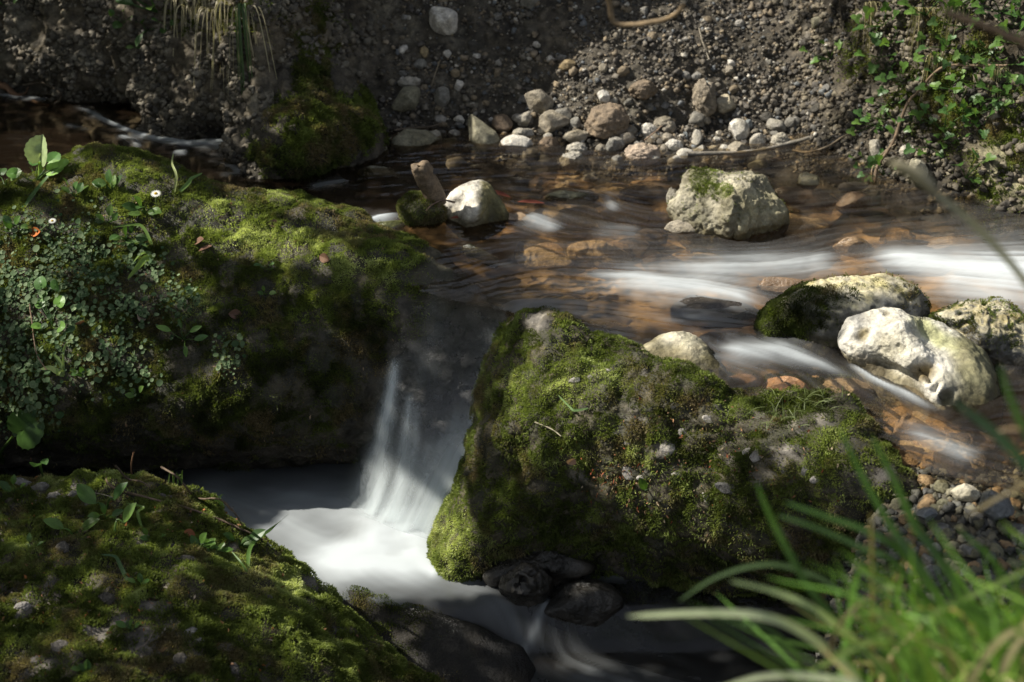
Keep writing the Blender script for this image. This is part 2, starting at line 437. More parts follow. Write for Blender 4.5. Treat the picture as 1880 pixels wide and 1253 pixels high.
def blades(P, N, L, W, lean=.8, up=.35):
    """one folded, leaf-shaped blade (two triangles) per point"""
    n = len(P)
    D = N + rng.normal(0, lean, (n, 3)) * .6 + np.array([0, 0, up]); D /= np.linalg.norm(D, axis=1)[:, None]
    S = np.cross(D, rng.normal(0, 1, (n, 3))); S /= np.linalg.norm(S, axis=1)[:, None]
    T2 = D + N * .0 - np.array([0, 0, .35]) + rng.normal(0, .3, (n, 3))
    L = L[:, None]; W = W[:, None]
    b = P - N * .0015; m1 = P + D * L * .45 + S * W * .5; m2 = P + D * L * .45 - S * W * .5; t = P + D * L * .5 + T2 * L * .5
    V = np.stack([b, m1, t, m2], 1).reshape(-1, 3)
    F = np.arange(n * 4).reshape(n, 4)
    return V, F
def grow_moss(parent, V, F, n, mask, seed, bright=0., brown=.25, L=(.004, .009), name='moss', cushion=.004):
    N = normals(V, F)
    back = np.where((N @ F_) > .35, .12, 1.0)
    w = np.clip(mask, 0, 1) * back
    P, k, _ = scatter(V, F, n, w)
    Nn = N[F[k, 0]]
    b = bright(P) if callable(bright) else bright
    col = moss_colours(P, seed, b, brown)
    clump = np.clip(.75 + .6 * fbm(P / .02, 2, seed + 3), .35, 1.5)
    P = P + Nn * (.006 * np.clip(fbm(P / .022, 2, seed + 3) + .2, 0, 1) + cushion * np.clip(fbm(P / .05, 2, seed + 8) * 1.6 + .1, 0, 1))[:, None]
    ln = rng.uniform(*L, n) * clump
    BV, BF = blades(P, Nn, ln, ln * rng.uniform(.25, .45, n))
    o = mesh_np(name, BV, BF, M_moss, np.repeat(col, 4, 0), smooth=False, parent=parent)
    return tag(o, kind='stuff')
def boulder(name, V, F, mat, col, label, cat='boulder', group=None):
    if name in ('white_boulder', 'long_boulder', 'dark_boulder', 'rounded_boulder', 'pale_boulder', 'domed_stone'):      # damp, algae-stained band at the waterline
        k = sstep(.030, .006, V[:, 2] + .012 * fbm(V / .03, 3, 12))[:, None]; col = lerp(col, col * np.array([.36, .33, .24]), k)
    o = mesh_np(name, V, F, mat, col)
    tag(o, label, cat, group); SOLIDS.append((name, V, F)); return o
def patchy(V, seed, s=.05, k=3.0, off=.2): return np.clip(fbm(V / s, 4, seed) * k + off, 0, 1)
def tone(V, seed, a, b, s=.08): return lerp(np.array(a), np.array(b), np.clip(fbm(V / s, 4, seed) * 1.2 + .5, 0, 1)[:, None])
def spots_px(V, spots):
    fx, fy = to_px(V); out = np.zeros(len(V))
    for px, py, rx, ry in spots: out = np.maximum(out, np.exp(-(((fx - px) / rx) ** 2 + ((fy - py) / ry) ** 2) ** 2))
    return out

# --- the big mossy boulder left of the fall
V, F = blob([(-300, 420, 2.7), (-60, 352, 2.78), (60, 318, 2.79), (130, 282, 2.80), (185, 278, 2.80), (260, 294, 2.78), (370, 347, 2.72), (470, 368, 2.70), (560, 390, 2.66), (640, 427, 2.62), (700, 450, 2.58), (742, 463, 2.55),
             (752, 495, 2.50), (742, 545, 2.45), (722, 625, 2.42), (712, 690, 2.40), (695, 760, 2.38), (682, 815, 2.38), (640, 850, 2.41), (540, 870, 2.44), (400, 892, 2.45), (200, 890, 2.46), (-50, 890, 2.44), (-300, 900, 2.44)],
            [(50, 480, 2.55), (250, 450, 2.57), (450, 450, 2.57), (620, 480, 2.52), (100, 620, 2.40), (300, 600, 2.42), (500, 600, 2.41), (630, 600, 2.43), (100, 740, 2.32), (300, 730, 2.31), (500, 730, 2.32), (620, 720, 2.36), (300, 815, 2.36), (550, 805, 2.35), (100, 815, 2.34)], .35, 8, .2)
V = rocky(V, F, .018, .14, 3, .4)
N = normals(V, F)
fx, fy = to_px(V)
bare = .82 * np.clip(np.maximum(spots_px(V, [(710, 720, 62, 62), (670, 795, 75, 45), (745, 570, 22, 50), (732, 640, 32, 50)]), sstep(.25, -.15, N[:, 2]) * sstep(760, 840, fy)) + .35 * fbm(V / .03, 3, 5), 0, 1)
colr = tone(V, 7, (.025, .023, .018), (.12, .105, .085), .03)
colr = lerp(colr, tone(V, 8, (.020, .022, .010), (.055, .047, .028), .025), ((1 - bare) * .95)[:, None])
left_boulder = boulder('mossy_boulder', V, F, M_craggy, colr, 'large dark boulder left of the waterfall, its top covered in moss and small clover')
LB = (V, F)
def lb_bright(P):  # sun patches and the darker shaded front painted into the moss colour
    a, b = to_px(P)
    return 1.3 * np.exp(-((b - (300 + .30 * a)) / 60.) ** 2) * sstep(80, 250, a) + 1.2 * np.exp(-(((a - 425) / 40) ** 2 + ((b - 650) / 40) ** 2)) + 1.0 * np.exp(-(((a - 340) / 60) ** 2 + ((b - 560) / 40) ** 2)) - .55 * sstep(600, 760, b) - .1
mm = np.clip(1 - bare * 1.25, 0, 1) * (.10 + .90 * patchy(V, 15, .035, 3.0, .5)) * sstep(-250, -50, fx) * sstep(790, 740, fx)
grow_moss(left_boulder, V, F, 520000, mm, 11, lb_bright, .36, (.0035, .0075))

# --- the mossy rock in the middle
RIDGE = [(945, 612, 2.27), (962, 582, 2.285), (990, 572, 2.285), (1040, 592, 2.265), (1072, 612, 2.24), (1130, 616, 2.23), (1190, 645, 2.19), (1260, 668, 2.15), (1330, 700, 2.10), (1420, 728, 2.055), (1500, 722, 2.055), (1540, 732, 2.04), (1580, 772, 1.985), (1618, 838, 1.925), (1645, 895, 1.88)]
V, F = blob(RIDGE + [(1635, 965, 1.875), (1550, 1035, 1.92), (1450, 1055, 1.97), (1250, 1072, 2.05), (1100, 1035, 2.07), (1000, 1025, 2.07), (900, 1048, 2.07), (845, 1064, 2.075),
             (788, 1000, 2.13), (828, 910, 2.17), (870, 800, 2.22), (896, 700, 2.26), (918, 650, 2.27)],
            [(985, 640, 2.21), (1000, 740, 2.12), (1000, 850, 2.07), (960, 950, 2.06), (1150, 720, 2.11), (1200, 800, 2.05), (1200, 900, 2.01), (1250, 980, 2.00), (1400, 820, 1.985), (1420, 900, 1.94), (1450, 970, 1.92), (1530, 810, 1.955), (1575, 890, 1.895), (1100, 940, 2.035), (880, 930, 2.09), (1300, 735, 2.06), (1350, 775, 2.025)], .28, 8, .1,
            extra=[at_y(*p) + np.array([0, .07, -.07]) for p in RIDGE[3:]])
V = rocky(V, F, .016, .12, 23, .55)
V = dent(V, F, [(1085, 640, 45, 22, 15, .02), (1430, 740, 60, 30, 0, .012), (940, 860, 30, 60, 20, .012), (1130, 1000, 60, 30, 0, .02)])
N = normals(V, F); fx, fy = to_px(V)
bare = np.clip(1.2 * spots_px(V, [(988, 590, 26, 18)]) + np.clip(fbm(V / .035, 4, 27) * 3.4 - .70, 0, 1) * spots_px(V, [(1330, 860, 280, 130), (1200, 700, 110, 50), (1480, 800, 150, 80), (1600, 850, 60, 60)]) + .7 * sstep(1000, 1060, fy) * patchy(V, 4), 0, 1)
colr = tone(V, 28, (.06, .054, .045), (.19, .175, .155), .02)
colr = lerp(colr, tone(V, 29, (.022, .024, .010), (.062, .052, .030), .022), ((1 - bare) * .93)[:, None])
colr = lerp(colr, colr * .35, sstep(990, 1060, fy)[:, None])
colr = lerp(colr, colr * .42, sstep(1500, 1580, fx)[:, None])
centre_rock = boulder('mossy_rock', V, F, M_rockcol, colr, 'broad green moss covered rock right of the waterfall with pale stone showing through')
CR = (V, F)
def cr_bright(P):  # sunlit band and rim painted into the moss colour, plus vivid lower moss
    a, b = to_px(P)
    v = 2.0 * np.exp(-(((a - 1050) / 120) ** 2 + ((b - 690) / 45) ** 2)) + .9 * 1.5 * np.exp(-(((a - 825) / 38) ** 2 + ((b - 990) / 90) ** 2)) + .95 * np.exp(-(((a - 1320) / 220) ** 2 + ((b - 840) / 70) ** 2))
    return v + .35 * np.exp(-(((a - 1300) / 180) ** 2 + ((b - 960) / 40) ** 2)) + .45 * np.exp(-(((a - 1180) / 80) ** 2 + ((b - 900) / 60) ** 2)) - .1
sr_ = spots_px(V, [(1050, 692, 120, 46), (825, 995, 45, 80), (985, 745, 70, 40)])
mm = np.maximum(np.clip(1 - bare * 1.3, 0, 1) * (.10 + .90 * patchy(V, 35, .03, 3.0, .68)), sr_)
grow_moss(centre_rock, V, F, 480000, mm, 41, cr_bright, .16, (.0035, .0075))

def patch(ctrl, rim, skirt=.10, step=.006, amp=.008, seed=1, c=.02):
    """a slab seen from above: a smooth height surface through measured points, falling away steeply outside its rim"""
    Cw = np.array([at_y(*p) for p in ctrl]); Rw = np.array([at_y(*p) for p in rim])[:, :2]
    lo, hi = Rw.min(0) - skirt, Rw.max(0) + skirt; xs = np.arange(lo[0], hi[0], step); ys = np.arange(lo[1], hi[1], step)
    X, Y = np.meshgrid(xs, ys); P = np.stack([X.ravel(), Y.ravel()], 1)
    kf = lambda A, B: np.sqrt(((A[:, None] - B[None]) ** 2).sum(-1) + c * c)
    n = len(Cw); A = np.zeros((n + 1, n + 1)); A[:n, :n] = -kf(Cw[:, :2], Cw[:, :2]) + 1e-3 * np.eye(n); A[:n, n] = 1; A[n, :n] = 1
    w = np.linalg.solve(A, np.append(Cw[:, 2], 0)); z = -kf(P, Cw[:, :2]) @ w[:n] + w[n]
    P3 = np.stack([P[:, 0], P[:, 1], z], 1)
    z = z + amp * (fbm(P3 / .07, 4, seed) + .4 * ridged(P3 / .05, 3, seed + 3))
    sd = poly_sd(P, Rw); z = z - 2.2 * np.maximum(sd, 0) - .02 * sstep(-.03, .01, sd)
    F = grid_faces(len(xs), len(ys), sd < skirt * .9); F = np.concatenate([F[:, [0, 1, 2]], F[:, [0, 2, 3]]])
    V = np.stack([P[:, 0], P[:, 1], z], 1)
    return compact(V, F)
# --- the low mossy boulder in front, left
rimf = [(-400, 880, 2.12), (-150, 878, 2.12), (0, 876, 2.12), (100, 868, 2.12), (180, 862, 2.12), (260, 872, 2.11), (345, 891, 2.1), (378, 896, 2.09), (420, 934, 2.07), (480, 976, 2.04), (530, 1009, 2.02), (570, 1049, 1.99), (605, 1079, 1.97), (650, 1124, 1.93), (720, 1194, 1.88), (800, 1239, 1.85), (860, 1264, 1.83), (900, 1400, 1.75), (600, 1700, 1.45), (-300, 1700, 1.4)]
V, F = patch(rimf + [(100, 950, 1.985), (300, 950, 1.985), (450, 1012, 1.97), (100, 1100, 1.80), (300, 1100, 1.79), (500, 1100, 1.85), (600, 1180, 1.81), (300, 1250, 1.63), (100, 1250, 1.62), (700, 1285, 1.75), (400, 1400, 1.50), (-200, 1200, 1.68)], rimf, .16, .0042, .022, 43, .06)
V = rocky(V, F, .006, .05, 44, .5)
N = normals(V, F); fx, fy = to_px(V)
bare = np.clip(np.clip(fbm(V / .03, 4, 47) * 3.0 - .95, 0, 1) + np.clip(fbm(V / .03, 3, 48) * 3 + .1, 0, 1) * spots_px(V, [(150, 1150, 200, 110), (90, 895, 120, 28), (560, 1070, 60, 20)]), 0, 1)
colr = tone(V, 48, (.05, .044, .036), (.17, .155, .14), .025)
colr = lerp(colr, tone(V, 49, (.022, .022, .010), (.068, .055, .034), .022), ((1 - bare) * .93)[:, None])
front_rock = boulder('mossy_slab', V, F, M_rockcol, colr, 'low moss and litter covered rock below the plunge pool, crossed by thin twigs')
FR = (V, F)
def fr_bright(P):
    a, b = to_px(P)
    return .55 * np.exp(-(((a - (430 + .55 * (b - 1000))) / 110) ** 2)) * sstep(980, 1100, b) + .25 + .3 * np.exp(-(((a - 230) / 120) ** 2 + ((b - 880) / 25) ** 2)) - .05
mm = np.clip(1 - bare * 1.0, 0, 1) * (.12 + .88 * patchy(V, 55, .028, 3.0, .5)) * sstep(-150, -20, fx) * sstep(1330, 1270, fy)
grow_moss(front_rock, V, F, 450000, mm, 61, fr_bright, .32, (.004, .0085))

# --- wet rocks round the outflow of the pool
rimw = [(520, 1090, 2.02), (620, 1066, 2.06), (665, 1066, 2.06), (712, 1076, 2.05), (762, 1098, 2.02), (832, 1122, 1.99), (900, 1146, 1.965), (955, 1168, 1.94), (975, 1200, 1.91), (965, 1270, 1.85), (850, 1330, 1.78), (600, 1300, 1.8)]
V, F = patch(rimw + [(750, 1180, 1.93), (850, 1200, 1.91), (680, 1120, 2.0), (800, 1260, 1.85)], rimw, seed=83)
wet_rock = boulder('wet_rock', V, F, M_craggy, tone(V, 85, (.006, .005, .004), (.022, .018, .011), .06), 'smooth dark wet rock slab damming the foaming pool', 'rock')
Nw = normals(V, F); fx, fy = to_px(V)
grow_moss(wet_rock, V, F, 40000, np.clip(fbm(V / .05, 3, 5) * 3 + .3, 0, 1) * sstep(880, 640, fx) * sstep(.2, .5, Nw[:, 2]), 71, -.5, .4, (.003, .006))
def small_blob(name, outline, Yb, Yt, bulge, T, amp, scale, seed, sub=5):
    ys = [p[1] for p in outline]; y0, y1 = min(ys), max(ys)
    S = [(a, b, Yb + (Yt - Yb) * (y1 - b) / (y1 - y0)) for a, b in outline]
    cxp = sum(p[0] for p in outline) / len(outline); cyp = sum(ys) / len(ys)
    I = [(cxp + (a - cxp) * .5, cyp + (b - cyp) * .5, Yb + (Yt - Yb) * (y1 - (cyp + (b - cyp) * .5)) / (y1 - y0) - bulge) for a, b in outline[::2]] + [(cxp, cyp, (Yb + Yt) / 2 - bulge * 1.15)]
    V, F = blob(S, I, T, sub, .25)
    return rocky(V, F, amp, scale, seed), F
V, F = small_blob('knobby', [(925, 1075), (935, 1050), (965, 1035), (990, 1045), (1005, 1070), (1000, 1098), (970, 1108), (940, 1100)], 2.0, 2.03, .02, .06, .008, .035, 91)
V = dent(V, F, [(955, 1072, 15, 13, 0, .02), (978, 1052, 8, 6, 0, .008)])
boulder('knobby_rock', V, F, M_wetcol, tone(V, 92, (.014, .013, .011), (.055, .05, .042), .03), 'small dark wet rock with a round hollow, standing in the outflow', 'rock')
V, F = small_blob('arch', [(895, 1050), (930, 1030), (980, 1018), (1030, 1012), (1060, 1020), (1085, 1045), (1060, 1060), (1000, 1050), (950, 1062), (915, 1068)], 2.04, 2.07, .015, .06, .008, .04, 93)
boulder('wet_ledge', V, F, M_wetcol, tone(V, 94, (.014, .013, .011), (.055, .05, .042), .04), 'dark wet ledge at the foot of the broad mossy rock', 'rock')
V, F = small_blob('low', [(1000, 1118), (1030, 1098), (1070, 1078), (1105, 1074), (1135, 1090), (1145, 1112), (1120, 1130), (1060, 1138), (1015, 1135)], 1.99, 2.02, .015, .06, .006, .05, 95)
boulder('wet_stone', V, F, M_wetcol, tone(V, 96, (.014, .013, .011), (.055, .05, .042), .04), 'low dark glistening stone right of the knobby rock in the outflow', 'stone')

# --- boulders standing in the upper stream
V, F = blob([(1550, 629, 2.18), (1556, 612, 2.19), (1575, 584, 2.21), (1597, 570, 2.225), (1619, 566, 2.23), (1642, 563, 2.23), (1660, 571, 2.225), (1679, 577, 2.225), (1709, 582, 2.225), (1738, 595, 2.22), (1776, 618, 2.20), (1805, 647, 2.165), (1824, 688, 2.13), (1835, 718, 2.09), (1813, 742, 2.05), (1783, 744, 2.045), (1752, 744, 2.045), (1727, 754, 2.035), (1701, 739, 2.06), (1675, 720, 2.088), (1645, 709, 2.106), (1612, 690, 2.135), (1575, 671, 2.17), (1554, 650, 2.175)],
            [(1590, 615, 2.17), (1640, 620, 2.135), (1675, 655, 2.10), (1715, 700, 2.06), (1620, 655, 2.14), (1655, 595, 2.155), (1700, 612, 2.175), (1720, 640, 2.14), (1765, 655, 2.12), (1790, 700, 2.075), (1742, 690, 2.072), (1670, 690, 2.085), (1610, 590, 2.195)], .10, 7, .3)
V = dent(V, F, [(1585, 612, 17, 13, -50, .016), (1697, 682, 24, 17, -25, .052), (1640, 690, 50, 15, 32, .026), (1712, 612, 54, 22, 40, .010), (1737, 735, 11, 15, 30, .03), (1627, 576, 6, 5, 0, .006), (1700, 588, 8, 10, -30, .006), (1718, 712, 6, 14, 35, .010), (1652, 640, 14, 7, 30, .006)])
V = rocky(V, F, .005, .05, 103, .5)
c = tone(V, 105, (.47, .455, .40), (.58, .565, .52), .05)
fx, fy = to_px(V)
c = lerp(c, tone(V, 106, (.085, .085, .032), (.20, .185, .095), .04), (sstep(1728, 1775, fx + .25 * (fy - 650) * 0 + 18 * fbm(V / .03, 3, 2)) * .92)[:, None])
c = stain(c, V, F, [(1585, 612, 15, 11, -50, (.22, .18, .09), .9), (1697, 682, 24, 17, -25, (.15, .11, .04), .95), (1600, 672, 40, 14, 32, (.15, .12, .08), .7), (1712, 612, 52, 20, 40, (.26, .27, .12), .9), (1627, 576, 6, 5, 0, (.25, .22, .15), .7), (1737, 735, 10, 14, 30, (.14, .14, .06), .8)])
boulder('white_boulder', V, F, M_rockcol, c, 'white weathered boulder with dark hollows and an olive stained right side, standing in the stream')

V, F = blob([(1401, 592, 2.28), (1418, 562, 2.30), (1448, 536, 2.32), (1478, 522, 2.335), (1515, 516, 2.345), (1571, 511, 2.355), (1608, 505, 2.365), (1634, 504, 2.365), (1664, 514, 2.35), (1683, 524, 2.34), (1688, 540, 2.32), (1684, 569, 2.29), (1660, 600, 2.25), (1600, 640, 2.21), (1552, 636, 2.22), (1496, 620, 2.245), (1440, 610, 2.265), (1405, 606, 2.275)],
            [(1480, 530, 2.305), (1530, 532, 2.295), (1590, 527, 2.30), (1640, 526, 2.305), (1560, 565, 2.25), (1500, 580, 2.25), (1620, 560, 2.26), (1450, 570, 2.265), (1450, 590, 2.262)], .10, 6, .3)
V = rocky(V, F, .008, .06, 113, .5)
N = normals(V, F); fx, fy = to_px(V)
c = tone(V, 115, (.07, .068, .06), (.17, .165, .15), .03)
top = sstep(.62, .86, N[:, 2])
c = lerp(c, tone(V, 116, (.42, .38, .20), (.55, .52, .45), .03), (top * .9)[:, None])  # sunlight on the upward faces put into the colour
ms = np.clip(spots_px(V, [(1440, 575, 75, 50), (1490, 550, 70, 22)]) + .5 * fbm(V / .02, 3, 4), 0, 1)
c = lerp(c, np.array([.04, .042, .018]) * np.ones_like(V), (ms * .8)[:, None])
o = boulder('long_boulder', V, F, M_rockcol, c, 'long grey boulder with painted sunlit top and mossy left end, behind the white boulder')
grow_moss(o, V, F, 26000, ms * (1 - .6 * top), 117, -.35, .3, (.003, .007))

V, F = blob([(1727, 582, 2.255), (1745, 561, 2.29), (1785, 549, 2.31), (1820, 553, 2.31), (1880, 585, 2.28), (1930, 622, 2.25), (1935, 680, 2.18), (1850, 670, 2.17), (1790, 660, 2.185), (1745, 630, 2.215)], [(1800, 600, 2.20), (1850, 610, 2.20), (1770, 590, 2.235), (1830, 575, 2.25)], .10, 6, .3)
V = rocky(V, F, .010, .05, 123, .5)
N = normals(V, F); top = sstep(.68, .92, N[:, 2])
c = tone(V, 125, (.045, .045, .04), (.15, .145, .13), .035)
c = lerp(c, tone(V, 126, (.38, .32, .14), (.50, .47, .36), .025), (top * .85)[:, None])  # upward faces painted paler, as if sunlit
o = boulder('dark_boulder', V, F, M_wetcol, c, 'dark wet boulder with a sunlit top painted pale, right of the white boulder')
fx, fy = to_px(V)
grow_moss(o, V, F, 12000, np.clip(np.exp(-((N[:, 2] - .45) / .22) ** 2) + .4 * fbm(V / .02, 3, 4) - .1, 0, 1) * sstep(660, 590, fy), 127, -.3, .3, (.003, .006))

V, F = blob([(1185, 642, 2.20), (1200, 626, 2.22), (1225, 613, 2.235), (1250, 611, 2.24), (1285, 626, 2.23), (1310, 655, 2.20), (1340, 690, 2.17), (1350, 716, 2.14), (1300, 725, 2.13), (1220, 700, 2.15)], [(1240, 640, 2.20), (1290, 670, 2.165), (1310, 700, 2.14)], .06, 6, .3)
V = rocky(V, F, .004, .06, 133, .5)
N = normals(V, F); fx, fy = to_px(V)
c = lerp(tone(V, 135, (.36, .34, .25), (.50, .47, .38), .03), tone(V, 136, (.10, .095, .05), (.17, .16, .09), .04), sstep(1255, 1320, fx + .6 * (fy - 640))[:, None])  # lit upper left and darker right side painted into the tan
boulder('rounded_boulder', V, F, M_rockcol, c, 'smooth tan boulder peeping over the back edge of the broad mossy rock')

V, F = blob([(1252, 388, 2.69), (1250, 350, 2.73), (1266, 316, 2.76), (1290, 308, 2.77), (1330, 315, 2.77), (1380, 318, 2.77), (1410, 335, 2.76), (1430, 360, 2.73), (1438, 388, 2.70), (1430, 412, 2.675), (1400, 427, 2.66), (1340, 436, 2.65), (1308, 434, 2.655), (1288, 404, 2.67)],
            [(1270, 330, 2.74), (1300, 360, 2.69), (1310, 400, 2.66), (1352, 385, 2.63), (1350, 345, 2.675), (1330, 328, 2.74), (1352, 412, 2.625), (1405, 395, 2.67), (1400, 350, 2.72), (1430, 385, 2.69)], .10, 7, .3)
V = dent(V, F, [(1298, 366, 10, 34, -50, .012), (1350, 410, 9, 30, 10, .008), (1372, 380, 22, 30, 0, .010)])
V = rocky(V, F, .012, .06, 143, .45)
N = normals(V, F); fx, fy = to_px(V)
c = tone(V, 145, (.15, .14, .095), (.31, .29, .225), .04)
c = lerp(c, tone(V, 146, (.16, .15, .08), (.24, .22, .14), .03), (sstep(1345, 1372, fx + 10 * fbm(V / .03, 2, 1)) * sstep(335, 365, fy) * .8)[:, None])  # right half painted darker, as turned away from the sun
ms = np.clip(spots_px(V, [(1290, 330, 26, 30), (1325, 352, 20, 14)]) + .4 * fbm(V / .015, 3, 4) - .1, 0, 1)
c = lerp(c, np.array([.10, .11, .03]) * np.ones_like(V), (ms * .7)[:, None])
o = boulder('pale_boulder', V, F, M_rockcol, c, 'pale boulder with a cleft and a yellow moss patch, in the stream before the scree')
grow_moss(o, V, F, 7000, ms, 147, .2, .1, (.002, .005))

V, F = blob([(818, 382, 2.74), (830, 355, 2.76), (855, 338, 2.78), (880, 333, 2.79), (902, 343, 2.78), (918, 367, 2.76), (922, 388, 2.73), (880, 402, 2.70), (850, 404, 2.70)], [(845, 375, 2.735), (878, 362, 2.71), (880, 388, 2.69), (905, 380, 2.735)], .06, 6, .3)
V = rocky(V, F, .005, .05, 153, .4)
fx, fy = to_px(V)
c = lerp(tone(V, 155, (.42, .40, .36), (.55, .53, .48), .03), tone(V, 156, (.12, .11, .05), (.22, .20, .10), .03), sstep(872, 892, fx + 8 * fbm(V / .02, 2, 7))[:, None])  # sun from the left and shade on the right painted into the stone
boulder('domed_stone', V, F, M_rockcol, c, 'domed stone, painted sunlit white on the left and shaded olive on the right, beside the broken stump', 'stone')

# --- the mossy outcrop at the foot of the bank
V, F = blob([(432, 285, 2.99), (425, 235, 3.05), (440, 170, 3.12), (490, 125, 3.18), (560, 105, 3.22), (620, 120, 3.22), (662, 170, 3.18), (685, 225, 3.12), (692, 265, 3.06), (665, 300, 3.0), (600, 318, 2.97), (545, 333, 2.93), (490, 322, 2.94)],
            [(500, 250, 2.95), (560, 200, 3.0), (600, 250, 2.97), (560, 290, 2.92), (640, 240, 3.02), (480, 200, 3.03), (600, 160, 3.1)], .18, 7, .3)
V = rocky(V, F, .018, .10, 163, .4)
N = normals(V, F); cb, ci, _ = cobble(V / .035, 7, .5); V = V + N * (.008 * cb)[:, None]
fx, fy = to_px(V)
c = tone(V, 165, (.04, .036, .028), (.105, .092, .07), .04) * (0.7 + .6 * cb)[:, None]
o = boulder('mossy_outcrop', V, F, M_bank, c, 'dark conglomerate outcrop with hanging moss where the bank meets the stream', 'rock outcrop')
ms = np.clip(spots_px(V, [(590, 235, 100, 80), (530, 290, 70, 40), (660, 225, 40, 60), (570, 140, 40, 40)]) + .7 * fbm(V / .04, 3, 4) - .25, 0, 1)
grow_moss(o, V, F, 55000, ms, 167, lambda P: -.35 + .5 * np.exp(-(((to_px(P)[0] - 590) / 60) ** 2 + ((to_px(P)[1] - 250) / 40) ** 2)), .15, (.005, .012))
# moss mounds on the stream side of the left boulder
for pts, lab in ((((460, 375), (480, 362), (510, 357), (535, 362), (545, 380), (520, 395), (480, 395)), 'bright moss cushion on the back rim of the large left boulder'),
                 (((552, 392), (570, 378), (595, 376), (610, 390), (600, 402), (570, 404)), 'small mossy stone between the moss cushion and the white riffle'),
                 (((735, 382), (750, 362), (775, 360), (800, 372), (815, 388), (790, 396), (750, 396)), 'mossy stone at the foot of the broken stump')):
    V, F = small_blob('m', list(pts), 2.70, 2.73, .02, .05, .006, .03, int(pts[0][0]), 5)
    o = boulder('moss_cushion' if 'cushion' in lab else 'mossy_stone', V, F, M_rockcol, tone(V, 3, (.06, .06, .03), (.12, .11, .07), .03), lab, 'moss' if 'cushion' in lab else 'stone')
    grow_moss(o, V, F, 9000, np.ones(len(V)), int(pts[0][1]), .5 if 'cushion' in lab else .1, .1, (.003, .006))

# the rock step under the waterfall
V, F = blob([(700, 700, 2.40), (730, 620, 2.45), (770, 560, 2.48), (830, 545, 2.49), (900, 555, 2.47), (945, 600, 2.42), (930, 700, 2.37), (900, 800, 2.33), (840, 900, 2.30), (760, 960, 2.30), (680, 940, 2.33), (670, 820, 2.38)],
            [(800, 640, 2.41), (790, 720, 2.37), (780, 820, 2.345), (860, 720, 2.37), (850, 800, 2.34)], .12, 6, .3)
V = rocky(V, F, .012, .09, 173, .3)
step_rock = boulder('rock_step', V, F, M_wetcol, tone(V, 175, (.006, .006, .005), (.020, .018, .014), .05), 'black wet rock step that the waterfall runs down', 'rock')

# ------------------------------------------------------------------ water
def lic(NX, NY, fu, fv, L, seed):
    r = np.random.default_rng(seed).random((NY, NX))
    r = (r + np.roll(r, 1, 0) + np.roll(r, 1, 1)) / 3
    yy0, xx0 = np.mgrid[0:NY, 0:NX].astype(float); acc = r.copy(); cnt = 1
    def samp(a, xx, yy):
        xx = np.clip(xx, 0, NX - 1.001); yy = np.clip(yy, 0, NY - 1.001); i = xx.astype(int); j = yy.astype(int); f = xx - i; g = yy - j
        return (a[j, i] * (1 - f) + a[j, i + 1] * f) * (1 - g) + (a[j + 1, i] * (1 - f) + a[j + 1, i + 1] * f) * g
    for s in (1, -1):
        xx, yy = xx0.copy(), yy0.copy()
        for k in range(L):
            u, v = samp(fu, xx, yy), samp(fv, xx, yy); xx += s * u; yy += s * v; acc += samp(r, xx, yy); cnt += 1
    a = acc / cnt; a = (a - a.mean()) / a.std()
    return a
def strokes_world(L, z, wide=1.6):
    out = []
    for pts, inten in L:
        q = []
        for px, py, w in pts:
            p = at_z(px, py, z); q.append((p[0], p[1], w * depth_of(p) / FPX * wide))
        out.append((q, inten))
    return out
def flow_from(P, strokes, base, sig=.07):
    fu = np.full(len(P), base[0]) * .55; fv = np.full(len(P), base[1]) * .55
    for pts, inten in strokes:
        for a, b in zip(pts[:-1], pts[1:]):
            A, B = np.array(a[:2]), np.array(b[:2]); d, t = seg_dist(P, A, B); k = np.exp(-(d / sig) ** 2); T = (B - A) / (np.linalg.norm(B - A) + 1e-9)
            fu += k * T[0]; fv += k * T[1]
    n = np.sqrt(fu * fu + fv * fv) + 1e-9
    return fu / n, fv / n
